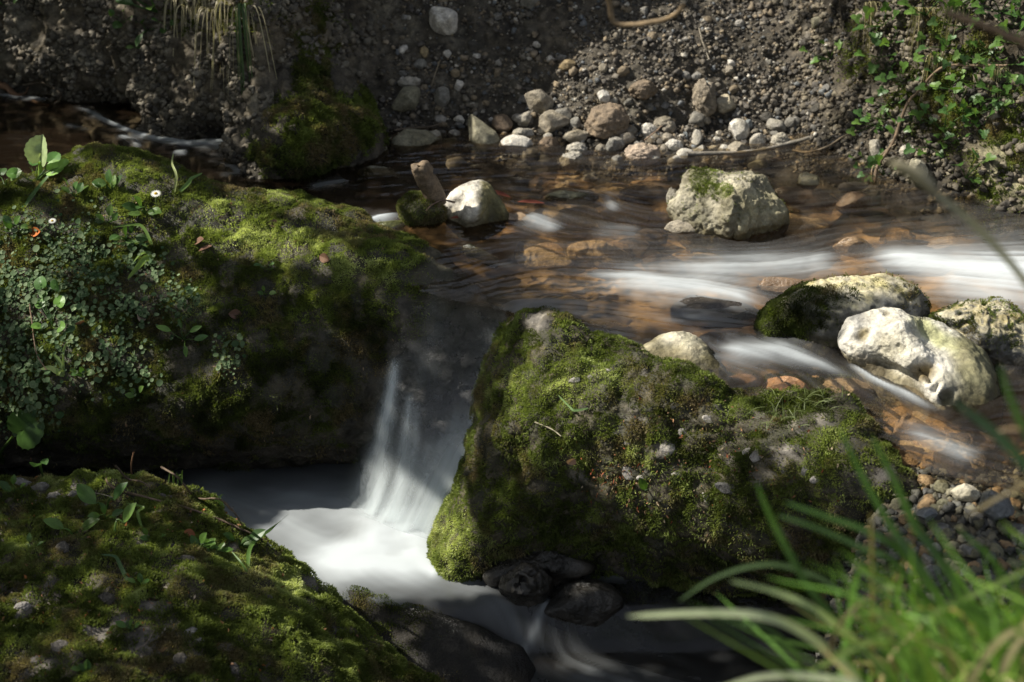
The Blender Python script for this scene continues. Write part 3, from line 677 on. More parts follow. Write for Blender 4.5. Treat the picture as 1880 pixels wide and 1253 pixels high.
UP = [([(1960, 540, 62), (1880, 528, 55), (1760, 510, 40), (1650, 490, 24), (1580, 487, 12)], .93),
      ([(1880, 560, 30), (1780, 545, 26), (1720, 530, 18)], .5),
      ([(1535, 468, 12), (1490, 490, 24), (1410, 490, 28), (1310, 494, 26), (1190, 487, 18)], .55),
      ([(1395, 572, 6), (1350, 545, 22), (1270, 527, 32), (1170, 516, 28), (1060, 500, 16)], .74),
      ([(1310, 632, 10), (1365, 645, 20), (1430, 645, 18), (1500, 668, 9), (1570, 695, 5)], .62),
      ([(1555, 665, 4), (1600, 695, 5), (1660, 725, 5), (1725, 758, 6)], .6),
      ([(1800, 845, 14), (1730, 815, 14), (1650, 780, 10)], .33),
      ([(1030, 425, 8), (990, 408, 13), (965, 390, 8)], .5),
      ([(740, 392, 5), (700, 402, 9), (665, 414, 7), (635, 398, 12), (590, 374, 7)], .9),
      ([(300, 260, 3), (240, 240, 3), (190, 220, 3), (140, 193, 5)], .55),
      ([(470, 312, 6), (440, 285, 11), (400, 264, 12), (340, 264, 7), (280, 252, 6), (220, 232, 6)], .55),
      ([(495, 326, 4), (465, 312, 5)], .6),
      ([(260, 272, 4), (235, 252, 5), (215, 245, 4)], .35), ([(345, 280, 6), (315, 281, 5)], .35),
      ([(380, 296, 4), (425, 305, 5), (440, 318, 4), (400, 325, 4)], .2), ([(170, 240, 3), (110, 225, 4)], .14),
      ([(90, 186, 5), (40, 180, 5), (-20, 172, 5)], .4),
      ([(1400, 600, 20), (1250, 592, 22), (1100, 565, 26), (980, 555, 26), (920, 575, 24), (890, 640, 22)], .16),
      ([(1200, 620, 14), (1100, 590, 14), (1000, 560, 12)], .10),
      ([(1180, 430, 22), (1080, 428, 14)], .12), ([(1000, 470, 10), (940, 480, 10), (880, 500, 10)], .06),
      ([(640, 330, 8), (560, 345, 6)], .2), ([(1150, 360, 8), (1050, 350, 10)], .10), ([(1130, 390, 6), (1110, 350, 6)], .25)]
upw = strokes_world(UP, 0)
gx = np.arange(-1.45, 1.5, .0045); gy = np.arange(1.74, 3.62, .0045)
X, Y = np.meshgrid(gx, gy); P2 = np.stack([X.ravel(), Y.ravel()], 1)
UPOLY = [(-2, 2.58), (-.5, 2.56), (-.22, 2.50), (-.17, 2.44), (-.08, 2.405), (.0, 2.36), (.06, 2.20), (.2, 2.14), (.45, 2.05), (.58, 1.94), (.62, 1.86), (1.0, 1.70), (2, 1.7), (2, 4), (-2, 4)]
foam = strokes_field(P2, upw, .22)
fu, fv = flow_from(P2, upw, (-1, -.12))
ST = lic(len(gx), len(gy), fu.reshape(X.shape), fv.reshape(X.shape), 34, 5).ravel()
ST2 = lic(len(gx), len(gy), fu.reshape(X.shape), fv.reshape(X.shape), 12, 6).ravel()
fm = foam * (1 + (.24 * ST + .12 * ST2) * (1 - .8 * np.clip(foam, 0, 1))) + (.014 + .006 * ST + .004 * ST2) * sstep(-.15, .2, P2[:, 0])
fm = np.clip(fm, 0, 1.0)
sdl = poly_sd(P2, UPOLY)
P3 = np.stack([P2[:, 0], P2[:, 1], 0 * P2[:, 0]], 1)
zw = .010 * np.clip(foam, 0, 1) + .0018 * ST2 * .4 + .004 * fbm(P3 * np.array([6, 12, 1]), 3, 3) + .03 * sstep(.35, 1.1, P2[:, 0]) * sstep(2.2, 2.45, P2[:, 1])
lipd = np.clip(-sdl, 0, .2); lipm = np.exp(-((P2[:, 0] + .085) / .10) ** 2)
zw = zw * (1 - lipm * np.exp(-lipd / .06)) - lipm * .012 * np.exp(-lipd / .07)
V = np.stack([P2[:, 0], P2[:, 1], zw], 1)
F = grid_faces(len(gx), len(gy), sdl < .0)
V, F, a1, a2 = compact(V, F, fm, ST2 * .2 + .5)
M_water = water_material('stream_water', (.95, .88, .75))
tag(mesh_np('stream', V, F, M_water, attrs={'foam': a1, 'streak': a2}), kind='structure')

LOWS = [([(690, 985, 44), (690, 1010, 70), (640, 1030, 56), (740, 1040, 42)], 1.05), ([(760, 970, 40), (770, 1025, 34), (800, 1055, 12)], .95),
        ([(600, 1010, 50), (540, 980, 50), (470, 940, 70), (400, 920, 60)], .45), ([(640, 930, 60), (560, 920, 50)], .42),
        ([(770, 1062, 26), (830, 1072, 22), (880, 1085, 22), (930, 1115, 18), (965, 1148, 10)], .17),
        ([(1000, 1110, 6), (985, 1130, 9), (960, 1150, 7)], .36), ([(860, 1062, 12), (900, 1058, 8)], .4),
        ([(1030, 1060, 8), (1080, 1055, 10), (1140, 1058, 8)], .28), ([(1290, 1050, 10), (1200, 1055, 14), (1120, 1060, 10)], .12),
        ([(960, 1165, 14), (1080, 1190, 34), (1220, 1230, 44), (1400, 1275, 50)], .12), ([(980, 1240, 20), (1100, 1260, 30)], .08)]
lww = strokes_world(LOWS, ZP, 1.2)
gx = np.arange(-1.2, .75, .0045); gy = np.arange(1.5, 2.47, .0045)
X, Y = np.meshgrid(gx, gy); P2 = np.stack([X.ravel(), Y.ravel()], 1)
foam = strokes_field(P2, lww); fu, fv = flow_from(P2, lww, (.9, -.45))
ST = lic(len(gx), len(gy), fu.reshape(X.shape), fv.reshape(X.shape), 34, 15).ravel(); ST2 = lic(len(gx), len(gy), fu.reshape(X.shape), fv.reshape(X.shape), 12, 16).ravel()
fm = np.clip(foam * (1 + .55 * fbm(np.stack([P2[:, 0], P2[:, 1], 0 * P2[:, 0]], 1) / np.array([.10, .05, 1]), 3, 66)) * (1 + (.07 + .13 * sstep(-.08, .05, P2[:, 0])) * ST * (1 - .8 * np.clip(foam, 0, 1))) + .015 + .016 * ST * sstep(-.1, .1, P2[:, 0]), 0, 1)
P3 = np.stack([P2[:, 0], P2[:, 1], 0 * P2[:, 0]], 1)
zw = ZP - .06 * sstep(2.02, 1.95, P2[:, 1]) + .012 * np.clip(foam, 0, 1.3) + .006 * fbm(P3 * 7, 2, 31)
V = np.stack([P2[:, 0], P2[:, 1], zw], 1); F = grid_faces(len(gx), len(gy))
M_water2 = water_material('pool_water', (.62, .56, .46), murk=(.035, .034, .032), murk_f=.25, rough=.2)
tag(mesh_np('plunge_pool', V, F, M_water2, attrs={'foam': fm, 'streak': ST2 * .2 * sstep(-.1, .1, P2[:, 0]) + .5}), kind='structure')

# the fall itself: three veils one behind the other
Ledge = [(786, 500, 2.49), (760, 560, 2.44), (722, 640, 2.395), (700, 690, 2.37), (668, 790, 2.345), (630, 890, 2.32), (580, 985, 2.29)]
Redge = [(940, 540, 2.42), (925, 610, 2.36), (902, 690, 2.315), (880, 770, 2.285), (850, 850, 2.25), (812, 930, 2.22), (775, 1010, 2.19)]
FALL = [([(724, 664, 7), (716, 740, 12), (704, 820, 15), (692, 900, 22), (682, 960, 40)], .6), ([(753, 720, 6), (747, 780, 9), (737, 860, 13), (725, 940, 26)], .48), ([(766, 735, 5), (764, 790, 8), (755, 870, 12)], .22),
        ([(690, 840, 16), (672, 900, 26), (650, 960, 40)], .14), ([(812, 800, 12), (790, 860, 26), (752, 940, 50)], .24), ([(838, 752, 10), (818, 850, 22), (790, 936, 34)], .16), ([(790, 800, 8), (770, 880, 12)], .18),
        ([(902, 705, 8), (880, 770, 22), (836, 860, 30), (790, 935, 40), (740, 1000, 66)], .54), ([(690, 975, 50), (745, 990, 50)], .6),
        ([(800, 560, 18), (792, 620, 28), (780, 680, 22)], .03), ([(935, 560, 18), (905, 620, 20), (880, 690, 14)], .05), ([(775, 650, 10), (764, 700, 10)], .03)]
VV, FF, AA, SS = [], [], [], []
ns, nt = 90, 150
for layer, (off, wgt) in enumerate(((0.0, .7), (-.014, .6), (-.028, .5))):
    tt = np.linspace(0, 1, nt); kk = np.linspace(0, 1, len(Ledge))
    Lp = np.stack([np.interp(tt, kk, [p[i] for p in Ledge]) for i in range(3)], 1); Rp = np.stack([np.interp(tt, kk, [p[i] for p in Redge]) for i in range(3)], 1)
    s = np.linspace(-.02, 1.02, ns)[None, :, None]
    Q = (Lp[:, None, :] * (1 - s) + Rp[:, None, :] * s).reshape(-1, 3)
    S, T = np.meshgrid(np.linspace(0, 1, ns), tt); S, T = S.ravel(), T.ravel()
    W = np.array([at_y(*q) for q in Q]); W[:, 1] += (off - .018 * np.sin(np.pi * S)) * sstep(.05, .5, T)
    g = strokes_field(Q[:, :2], [([tuple(p) for p in pts], i) for pts, i in FALL])
    nz = fbm(np.stack([S * 20 + layer * 11, T * 1.1, 0 * S], 1), 3, 200 + layer)
    nz2 = fbm(np.stack([S * 9 + layer * 5, T * 2.0, 0 * S], 1), 2, 210 + layer)
    a = g * wgt * .9 * np.clip(1 + .55 * nz + .8 * nz2, .1, 2) * sstep(0, .14, S) * sstep(1, .93, S)
    n0 = len(VV) and sum(len(v) for v in VV)
    VV.append(W); FF.append(grid_faces(ns, nt) + n0); AA.append(np.clip(a, 0, 1)); SS.append(nz * .3 + .5)
m_ = NT('falling_water'); fo = m_.n('ShaderNodeAttribute', attribute_name='foam').outputs['Fac']
t_ = m_.n('ShaderNodeBsdfTransparent'); d_ = m_.n('ShaderNodeBsdfDiffuse'); d_.inputs[0].default_value = (.74, .80, .81, 1); l_ = m_.n('ShaderNodeBsdfTranslucent'); l_.inputs[0].default_value = (.74, .80, .81, 1)
x1 = m_.n('ShaderNodeMixShader'); x1.inputs[0].default_value = .4; m_.l(d_.outputs[0], x1.inputs[1]); m_.l(l_.outputs[0], x1.inputs[2])
x2 = m_.n('ShaderNodeMixShader'); m_.l(fo, x2.inputs[0]); g_ = m_.n('ShaderNodeBsdfGlossy'); g_.inputs['Roughness'].default_value = .22; fr_ = m_.n('ShaderNodeFresnel'); fr_.inputs[0].default_value = 1.2; x3 = m_.n('ShaderNodeMixShader'); m_.l(fr_.outputs[0], x3.inputs[0]); m_.l(t_.outputs[0], x3.inputs[1]); m_.l(g_.outputs[0], x3.inputs[2]); m_.l(x3.outputs[0], x2.inputs[1]); m_.l(x1.outputs[0], x2.inputs[2]); m_.l(x2.outputs[0], m_.out.inputs[0]); M_fall = m_.m
tag(mesh_np('waterfall', np.concatenate(VV), np.concatenate(FF), M_fall, attrs={'foam': np.concatenate(AA), 'streak': np.concatenate(SS)}), kind='structure')
# ------------------------------------------------------------------ where a line of sight meets the scene
def bvh(V, F):
    return BVHTree.FromPolygons([tuple(v) for v in V.tolist()], F.tolist())
TREES = {n: bvh(V, F) for n, V, F in SOLIDS}
def hit(px, py, only=None, water=True):
    d = ray(px, py); d = d / np.linalg.norm(d); best = None
    for n, t in TREES.items():
        if only and n not in only: continue
        q = t.ray_cast(Vector(CAM), Vector(d))
        if q[0] is not None and (best is None or q[3] < best[3]): best = (np.array(q[0]), np.array(q[1]), n, q[3])
    if water and not only:
        for z in (0.0, ZP):
            tz = (z - CAM[2]) / d[2]; p = CAM + d * tz
            if (z == 0 and poly_sd(p[None, :2], UPOLY)[0] > 0) or (z == ZP and p[1] > 2.45): continue
            if best is None or tz < best[3]: best = (p, np.array([0, 0, 1.]), 'water', tz); 
    if best is None: p = at_z(px, py, -.1); return p, np.array([0, 0, 1.]), 'none'
    n = best[1]
    if n @ F_ > 0: n = -n
    return best[0], n, best[2]

# ------------------------------------------------------------------ loose stones
PROTO = {}
def stone_shape(kind, seed, sub=4):
    key = (kind, seed, sub)
    if key in PROTO: return PROTO[key]
    r = np.random.default_rng(seed + 1000); V, F = ico(sub)
    off = r.random(3) * 50
    if kind == 'round':
        V = V * (1 + .20 * fbm(V * 1.1 + off, 3, seed))[:, None]
        for k in range(9):
            n = r.normal(0, 1, 3); n /= np.linalg.norm(n); s = V @ n; V = V - np.outer(np.maximum(s - r.uniform(.58, .82), 0) * .85, n)
        V = V * (1 + .05 * fbm(V * 3 + off, 3, seed) + .02 * fbm(V * 9 + off, 2, seed))[:, None]
    elif kind == 'angular':
        for k in range(9):
            n = r.normal(0, 1, 3); n /= np.linalg.norm(n); h = r.uniform(.55, .82)
            s = V @ n; V = V - np.outer(np.maximum(s - h, 0) * .93, n)
        V = V * (1 + .05 * fbm(V * 2.5 + off, 3, seed))[:, None]
    else: V = V * (1 + .22 * fbm(V * 1.6 + off, 4, seed) + .16 * ridged(V * 2.6 + off, 3, seed) + .06 * fbm(V * 9 + off, 3, seed))[:, None]
    m = np.abs(V).max(0); V = V / m
    PROTO[key] = (V, F); return V, F
def stone(px, py, w, h, colr, label, kind='round', tilt=0, dep=.8, sink=.22, mat=None, name='stone', group=None, seed=None, only=None, cat='stone', sub=5, z=None):
    seed = int(px * 7 + py) % 997 if seed is None else seed
    if z is None: p, n, _ = hit(px, py, only)
    else: p = at_z(px, py, z); n = np.array([0, 0, 1.])
    k = depth_of(p) / FPX
    a, b = w * k / 2, h * k / 2; c = (a + b) / 2 * dep
    V, F = stone_shape(kind, seed, sub)
    ct, st = math.cos(math.radians(tilt)), math.sin(math.radians(tilt))
    e1 = R_ * ct + U_ * st; e2 = -R_ * st + U_ * ct; e3 = -F_
    W = V[:, :1] * a * e1 + V[:, 1:2] * b * e2 + V[:, 2:] * c * e3
    p = p + (-F_) * c * (1 - 2 * sink) * 1.0 + np.array([0, 0, 1]) * b * (.25 if z is None and sink < .34 else 0)
    if np.linalg.det(np.stack([e1, e2, e3])) < 0: F = F[:, ::-1]
    o = mesh_np(name, W, F, mat or M_stone); o.location = p; o.color = (*colr, 1)
    return tag(o, label, cat, group)
WHITE, PALE, GREY, TAN, OLIVE, DARK, BROWN, OCHRE, BLUE = (.50, .48, .44), (.34, .32, .28), (.19, .185, .17), (.27, .24, .19), (.19, .18, .13), (.06, .057, .05), (.15, .11, .075), (.27, .21, .12), (.17, .19, .20)
for px, py, w, h, cc, kind, tilt, lab in [
    (815, 47, 58, 50, WHITE, 'round', -20, 'big whitish cobble resting alone high on the scree'),
    (970, 10, 42, 26, GREY, 'angular', 12, 'grey block at the very top edge of the scree'),
    (778, 99, 19, 23, OCHRE, 'round', 10, 'small ochre pebble below the big whitish cobble'),
    (821, 102, 17, 16, WHITE, 'round', 0, 'small white pebble right of the small ochre pebble'),
    (771, 122, 27, 21, GREY, 'round', 0, 'round grey pebble just under the small ochre pebble'),
    (752, 155, 46, 21, PALE, 'crumbly', 5, 'flat pale stone lying on the olive double stone'),
    (748, 190, 62, 50, OLIVE, 'round', 10, 'olive double stone beside the mossy outcrop'),
    (812, 186, 31, 40, GREY, 'round', 12, 'grey stone with fine cracks, right of the olive double stone'),
    (989, 192, 56, 44, TAN, 'angular', -25, 'sharp edged tan stone sitting on top of the stone heap'),
    (965, 223, 26, 34, PALE, 'round', -25, 'pale oval stone under the sharp edged tan stone'),
    (1018, 231, 58, 48, TAN, 'round', 15, 'large mottled tan stone under the sharp edged tan stone'),
    (1057, 231, 23, 26, GREY, 'round', 0, 'small grey oval stone right of the mottled tan stone'),
    (765, 271, 88, 58, OLIVE, 'round', 18, 'big olive stone half in the water beside the mossy outcrop'),
    (796, 264, 34, 40, PALE, 'round', 10, 'pale cracked stone against the right side of the big olive stone'),
    (886, 262, 50, 88, OLIVE, 'angular', 38, 'long olive slab leaning down to the water'),
    (825, 268, 34, 24, OLIVE, 'round', 15, 'small olive stone between the big olive stone and the leaning slab'),
    (953, 270, 72, 38, WHITE, 'round', -12, 'white veined stone right of the leaning slab'),
    (966, 247, 38, 20, PALE, 'angular', -15, 'pale flat stone above the white veined stone'),
    (922, 232, 40, 36, BROWN, 'angular', -10, 'dark brown stone above the leaning slab'),
    (1058, 255, 50, 27, TAN, 'round', 5, 'tan stone right of the white veined stone'),
    (1008, 275, 44, 38, BROWN, 'crumbly', 0, 'reddish brown crumbly stone below the mottled tan stone'),
    (1059, 282, 42, 34, PALE, 'crumbly', 0, 'rough pale tufa stone below the tan stone'),
    (1114, 236, 86, 70, (.20, .155, .11), 'crumbly', 10, 'large crumbly brown lump in the middle of the stone heap'),
    (1107, 183, 26, 27, WHITE, 'angular', 10, 'white angular stone above the large crumbly brown lump'),
    (1126, 190, 18, 17, PALE, 'round', 0, 'pale pebble touching the white angular stone'),
    (1190, 245, 32, 30, WHITE, 'crumbly', 0, 'knobbly white stone right of the large crumbly brown lump'),
    (1127, 273, 38, 30, GREY, 'round', 20, 'grey stone under the large crumbly brown lump'),
    (1180, 291, 70, 44, (.36, .29, .23), 'crumbly', 0, 'crumbly pinkish lump at the foot of the stone heap'),
    (1236, 272, 36, 26, WHITE, 'crumbly', 0, 'white tufa stone right of the crumbly pinkish lump'),
    (1050, 303, 48, 40, PALE, 'crumbly', 20, 'knobbly pale stone at the water below the tufa stone'),
    (1000, 300, 42, 24, DARK, 'angular', 0, 'dark wet stone at the water below the white veined stone'),
    (1083, 330, 28, 16, WHITE, 'round', 0, 'small white stone in the shallows under the stone heap'),
    (1040, 122, 34, 19, OCHRE, 'angular', 10, 'flat ochre stone in the middle of the scree'),
    (1106, 128, 18, 21, TAN, 'round', 0, 'tan pebble right of the flat ochre stone'),
    (985, 84, 15, 13, WHITE, 'round', 0, 'tiny white pebble high in the scree'),
    (1180, 172, 56, 40, (.18, .14, .10), 'crumbly', 0, 'brown earth lump right of the white angular stone'),
    (1291, 192, 46, 74, (.24, .205, .16), 'crumbly', 8, 'upright crumbly lump carrying a pale round pebble'),
    (1294, 166, 29, 28, (.46, .48, .47), 'round', 0, 'pale bluish pebble perched on the upright crumbly lump'),
    (1331, 197, 37, 37, (.35, .31, .23), 'round', 0, 'round buff stone right of the upright crumbly lump'),
    (1332, 182, 14, 11, WHITE, 'round', -20, 'tiny white pebble on top of the round buff stone'),
    (1341, 119, 18, 13, WHITE, 'angular', -20, 'small white chip on a pebble high right in the scree'),
    (1339, 132, 18, 18, TAN, 'round', 0, 'tan pebble under the small white chip'),
    (1354, 246, 40, 44, WHITE, 'angular', 20, 'white pointed stone behind the grey driftwood stick'),
    (1374, 232, 15, 20, BLUE, 'round', 0, 'small bluish pebble beside the white pointed stone'),
    (1390, 262, 32, 33, PALE, 'round', 0, 'pale stone in the middle of three behind the driftwood stick'),
    (1430, 266, 40, 36, PALE, 'crumbly', 0, 'pale rough stone behind the right end of the driftwood stick'),
    (1351, 282, 40, 36, TAN, 'round', 0, 'tan stone under the grey driftwood stick'),
    (1392, 308, 44, 22, OLIVE, 'round', 0, 'flat olive stone in the shallows under the driftwood stick'),
    (1278, 261, 22, 36, PALE, 'angular', 5, 'narrow upright pale stone left of the tan stone'),
    (1316, 257, 13, 11, WHITE, 'round', 0, 'white pebble in the gap left of the white pointed stone'),
    (1309, 274, 16, 11, WHITE, 'round', 0, 'white pebble just above the thick end of the driftwood stick'),
    (1259, 252, 10, 16, BLUE, 'round', 10, 'bluish pebble left of the narrow upright pale stone'),
    (1420, 300, 40, 20, BROWN, 'round', 0, 'brown wet stone right of the flat olive stone'),
    (1580, 38, 32, 32, TAN, 'angular', 10, 'tan block beside the leafy right bank'),
    (1518, 94, 13, 12, TAN, 'round', 0, 'lower pebble of a tiny stack high on the right'),
    (1518, 86, 12, 7, WHITE, 'round', 0, 'upper pebble of a tiny stack high on the right'),
    (1604, 278, 20, 44, PALE, 'round', 5, 'tall pale stone at the foot of the leafy bank'),
    (1664, 284, 32, 30, PALE, 'crumbly', 0, 'pale rough stone under the leafy bank'),
    (1680, 322, 42, 50, (.33, .31, .24), 'round', 10, 'big pale stone at the water behind the blurred stalk'),
    (1500, 45, 26, 24, OLIVE, 'round', 0, 'olive cobble stuck in the bank left of the tan block'),
    ]:
    stone(px, py, w, h, cc, lab, kind, tilt, only=('bank', 'bed', 'mossy_outcrop'), sub=5 if w > 30 else 4)
# stones in and under the running water
for px, py, w, h, cc, kind, tilt, lab, z, mt in [
    (1255, 421, 72, 36, (.30, .26, .19), 'round', -5, 'tan stone just left of the pale boulder with the cleft', .0, M_stone),
    (1236, 368, 26, 50, (.24, .22, .17), 'crumbly', 5, 'rough upright stone leaning on the left side of the pale boulder', .02, M_stone),
    (1050, 364, 100, 26, (.10, .095, .04), 'round', -3, 'long low mossy stone just breaking the water', -.008, M_stonewet),
    (1485, 333, 42, 34, (.20, .17, .08), 'angular', 0, 'ochre stone at the waterline right of the pale boulder', .01, M_stonewet),
    (1565, 342, 60, 18, (.20, .20, .22), 'angular', 5, 'flat bluish wet stone at the foot of the right bank', .0, M_stonewet),
    (944, 402, 70, 26, (.26, .17, .09), 'round', -4, 'flat brown stone right of the domed stone', -.006, M_stonewet),
    (1105, 470, 132, 56, (.38, .25, .11), 'round', -8, 'large ochre stone under the rapid in midstream', -.035, M_stone),
    (1310, 577, 172, 64, (.05, .04, .03), 'round', -6, 'dark stone under smooth water left of the long boulder', -.02, M_stonewet),
    (1440, 530, 110, 44, (.20, .115, .05), 'round', 0, 'rusty brown stone under the water behind the long boulder', -.006, M_stonewet),
    (1570, 455, 84, 40, (.27, .165, .075), 'round', -10, 'amber stone where the bright rapid splits', -.002, M_stonewet),
    (1570, 372, 72, 40, (.14, .08, .04), 'round', 0, 'brown stone in the shallows below the flat bluish stone', -.01, M_stonewet),
    (1480, 370, 150, 60, (.11, .068, .035), 'angular', -8, 'broad brown slab under water right of the pale boulder', -.03, M_stonewet),
    (1190, 350, 120, 34, (.13, .085, .045), 'angular', 10, 'brown slab under water left of the pale boulder', -.02, M_stonewet),
    (1440, 710, 90, 40, (.36, .17, .05), 'angular', -6, 'rusty orange stone under water behind the broad mossy rock', -.012, M_stonewet),
    (1370, 698, 70, 26, (.30, .15, .05), 'round', -6, 'orange brown stone beside the smooth tan boulder', -.015, M_stonewet),
    (1560, 715, 100, 44, (.40, .29, .17), 'round', -8, 'buff stone under water left of the white boulder', -.03, M_stone),
    (1680, 790, 110, 50, (.32, .20, .10), 'round', -10, 'brown stone under water below the white boulder', -.03, M_stone),
    (880, 470, 80, 30, (.05, .05, .02), 'angular', -30, 'dark green stone under the smooth water above the fall', -.02, M_stonewet),
    (710, 415, 70, 26, (.12, .13, .03), 'round', 5, 'yellow green stone beside the white riffle', -.004, M_stonewet),
    (700, 320, 90, 30, (.10, .095, .06), 'round', -5, 'olive stone under water below the mossy outcrop', -.015, M_stonewet),
    (1760, 450, 120, 36, (.24, .15, .07), 'round', 0, 'brown stone under water above the white rapid', -.02, M_stonewet),
    (1775, 906, 62, 36, (.46, .42, .30), 'round', -5, 'cream stone on the shore between the mossy rock and the grass', -.01, M_stone),
    (1700, 944, 44, 26, (.13, .15, .18), 'angular', 5, 'slate blue stone on the shore in front of the cream stone', -.02, M_stonewet),
    (1830, 930, 70, 60, (.075, .085, .09), 'round', 0, 'dark bluish stone on the shore behind grass blades', .0, M_stonewet),
    (1555, 1235, 90, 60, (.10, .095, .06), 'crumbly', 0, 'rough mossy stone at the lower stream under the grass', -.34, M_stone),
    ]:
    g_ = sum(cc) / 3; cc = tuple(.72 * q + .28 * g_ for q in cc)
    stone(px, py, w, h, cc, lab, kind, tilt, dep=.7 if h * 2 < w else .9, sink=.5, mat=mt, z=z, sub=6 if w > 80 else 5)
# small pebbles of the scree: ten shapes, copied
protos = []
for i in range(12):
    V, F = stone_shape(('round', 'angular', 'crumbly')[i % 3], 300 + i, 4)
    me = mesh_np('pebble', V, F, M_stone); protos.append(me)
KIND = [('small white pebble lying on the dark scree', 'white pebbles of the scree', (.42, .40, .37), .10), ('small grey pebble lying on the dark scree', 'grey pebbles of the scree', (.17, .165, .155), .42),
        ('small tan pebble lying on the dark scree', 'tan pebbles of the scree', (.23, .185, .125), .30), ('small dark pebble lying on the dark scree', 'dark pebbles of the scree', (.075, .07, .062), .18)]
used = set()
def pebble(px, py, w, kind, only=('bank', 'bed', 'mossy_outcrop'), dz=.25, first=False):
    p, n, _ = hit(px, py, only)
    if p[1] > 5: return
    lab, grp, cc, _w = kind
    i = random.randrange(len(protos)); o = protos[i]
    if i in used: o = o.copy(); C.objects.link(o)
    used.add(i)
    r = w * depth_of(p) / FPX / 2
    o.scale = (r, r * random.uniform(.7, 1), r * random.uniform(.55, .9)); o.rotation_euler = (random.uniform(-.6, .6), random.uniform(-.6, .6), random.uniform(0, 6.28))
    o.location = p + n * r * dz; j = random.uniform(.75, 1.3); o.color = (*[c * j for c in cc], 1)
    tag(o, lab, 'pebble', grp)
HEAP = [('grey middling stone heaped at the foot of the scree', 'grey stones heaped at the water', (.20, .19, .17), .4), ('tan middling stone heaped at the foot of the scree', 'tan stones heaped at the water', (.24, .215, .175), .35),
        ('pale middling stone heaped at the foot of the scree', 'pale stones heaped at the water', (.38, .36, .32), .25)]
for _ in range(46):
    pebble(random.gauss(1150, 190), random.uniform(215, 312), random.uniform(22, 42), random.choices(HEAP, [q[3] for q in HEAP])[0], dz=.45)
SCREE = [(690, 0), (1560, 0), (1560, 130), (1500, 250), (1450, 300), (1130, 325), (1000, 308), (860, 295), (700, 290), (690, 200)]
np_ = 0
while np_ < 150:
    px, py = random.uniform(690, 1560), 330 * random.random() ** .62
    if poly_sd(np.array([[px, py]]), SCREE)[0] > 0: continue
    if random.random() > .25 + .75 * sstep(60, 260, py) * (1 - .5 * abs(px - 1150) / 400): continue
    kk = random.choices(KIND, [q[3] for q in KIND])[0]
    pebble(px, py, min(30, max(10, random.lognormvariate(2.72, .30))), kk); np_ += 1
SHORE = [('small grey pebble on the shore behind the grass', 'grey shore pebbles', (.14, .14, .135), 1), ('small olive pebble on the shore behind the grass', 'olive shore pebbles', (.13, .125, .08), 1), ('small rusty pebble on the shore behind the grass', 'rusty shore pebbles', (.22, .15, .08), 1)]
for _ in range(110):
    pebble(random.uniform(1650, 1900), random.uniform(885, 1080), random.uniform(16, 44), random.choice(SHORE), ('bed',), .2)

for _ in range(85):
    px, py = random.choice([(random.uniform(960, 1420), random.uniform(385, 500)), (random.uniform(1380, 1880), random.uniform(360, 470)), (random.uniform(1640, 1800), random.uniform(770, 860)), (random.uniform(1000, 1250), random.uniform(335, 400))])
    p0 = at_z(px, py, -.055); kk = random.choice([('brown cobble lying under the clear running water', 'brown cobbles under the water', (.26, .165, .08)), ('buff cobble lying under the clear running water', 'buff cobbles under the water', (.42, .31, .18)), ('dark cobble lying under the clear running water', 'dark cobbles under the water', (.065, .045, .03))])
    i = random.randrange(len(protos)); o = protos[i].copy(); C.objects.link(o); w = random.uniform(.026, .052)
    o.scale = (w * random.uniform(1, 1.7), w, .022); o.rotation_euler = (0, 0, random.uniform(-.5, .5)); o.location = p0; j = random.uniform(.75, 1.25); o.color = (*[q * j for q in kk[2]], 1); tag(o, kk[0], 'cobble', kk[1]); o.name = 'sunken_cobble'
# gravel too fine to count, on the scree and stuck in the conglomerate
def grains(n, V, F, w, r0, sg, pal, seed, squash=(.5, .9), sub=2):
    P, k, _ = scatter(V, F, n, w); N = normals(V, F)[F[k, 0]]
    U, UF = ico(sub); m = len(U); ang = rng.random((n, 3)) * 6.28
    r = np.clip(np.exp(rng.normal(math.log(r0), sg, n)), .0012, .011)
    ca, sa = np.cos(ang), np.sin(ang); Z = np.zeros(n)
    Rz = np.stack([np.stack([ca[:, 0], -sa[:, 0], Z], 1), np.stack([sa[:, 0], ca[:, 0], Z], 1), np.stack([Z, Z, Z + 1], 1)], 1)
    Rx = np.stack([np.stack([Z + 1, Z, Z], 1), np.stack([Z, ca[:, 1], -sa[:, 1]], 1), np.stack([Z, sa[:, 1], ca[:, 1]], 1)], 1)
    Rm = np.einsum('nij,njk->nik', Rz, Rx)
    sc = np.stack([np.ones(n), rng.uniform(*squash, n), rng.uniform(*squash, n)], 1) * r[:, None]
    nse = 1 + .25 * np.random.default_rng(seed).normal(0, 1, (7, m))
    S = U[None] * nse[rng.integers(0, 7, n)][:, :, None] * sc[:, None, :]
    W = np.einsum('nij,nmj->nmi', Rm, S) + (P + N * (r * .3)[:, None])[:, None, :]
    ci = rng.choice(len(pal), n, p=np.array([q[1] for q in pal]) / sum(q[1] for q in pal)); cc = np.array([q[0] for q in pal])[ci] * rng.uniform(.7, 1.3, (n, 1))
    return W.reshape(-1, 3), (UF[None] + (np.arange(n) * m)[:, None, None]).reshape(-1, 3), np.repeat(cc, m, 0)
xb = V_bank[:, 0]; zb = V_bank[:, 2]
PALG = [((.135, .12, .098), 4), ((.19, .155, .11), 2.5), ((.38, .36, .32), .7), ((.07, .063, .055), 4), ((.12, .13, .14), 1)]
w_mid = sstep(-.34, -.22, xb) * sstep(.80, .62, xb) * sstep(-.05, -.01, zb) * sstep(.75, .6, zb) * np.clip(.5 + 1.0 * fbm(V_bank / .08, 3, 71), .08, 1)
A = grains(24000, V_bank, F_bank[:, :3], w_mid, .0029, .48, PALG, 3)
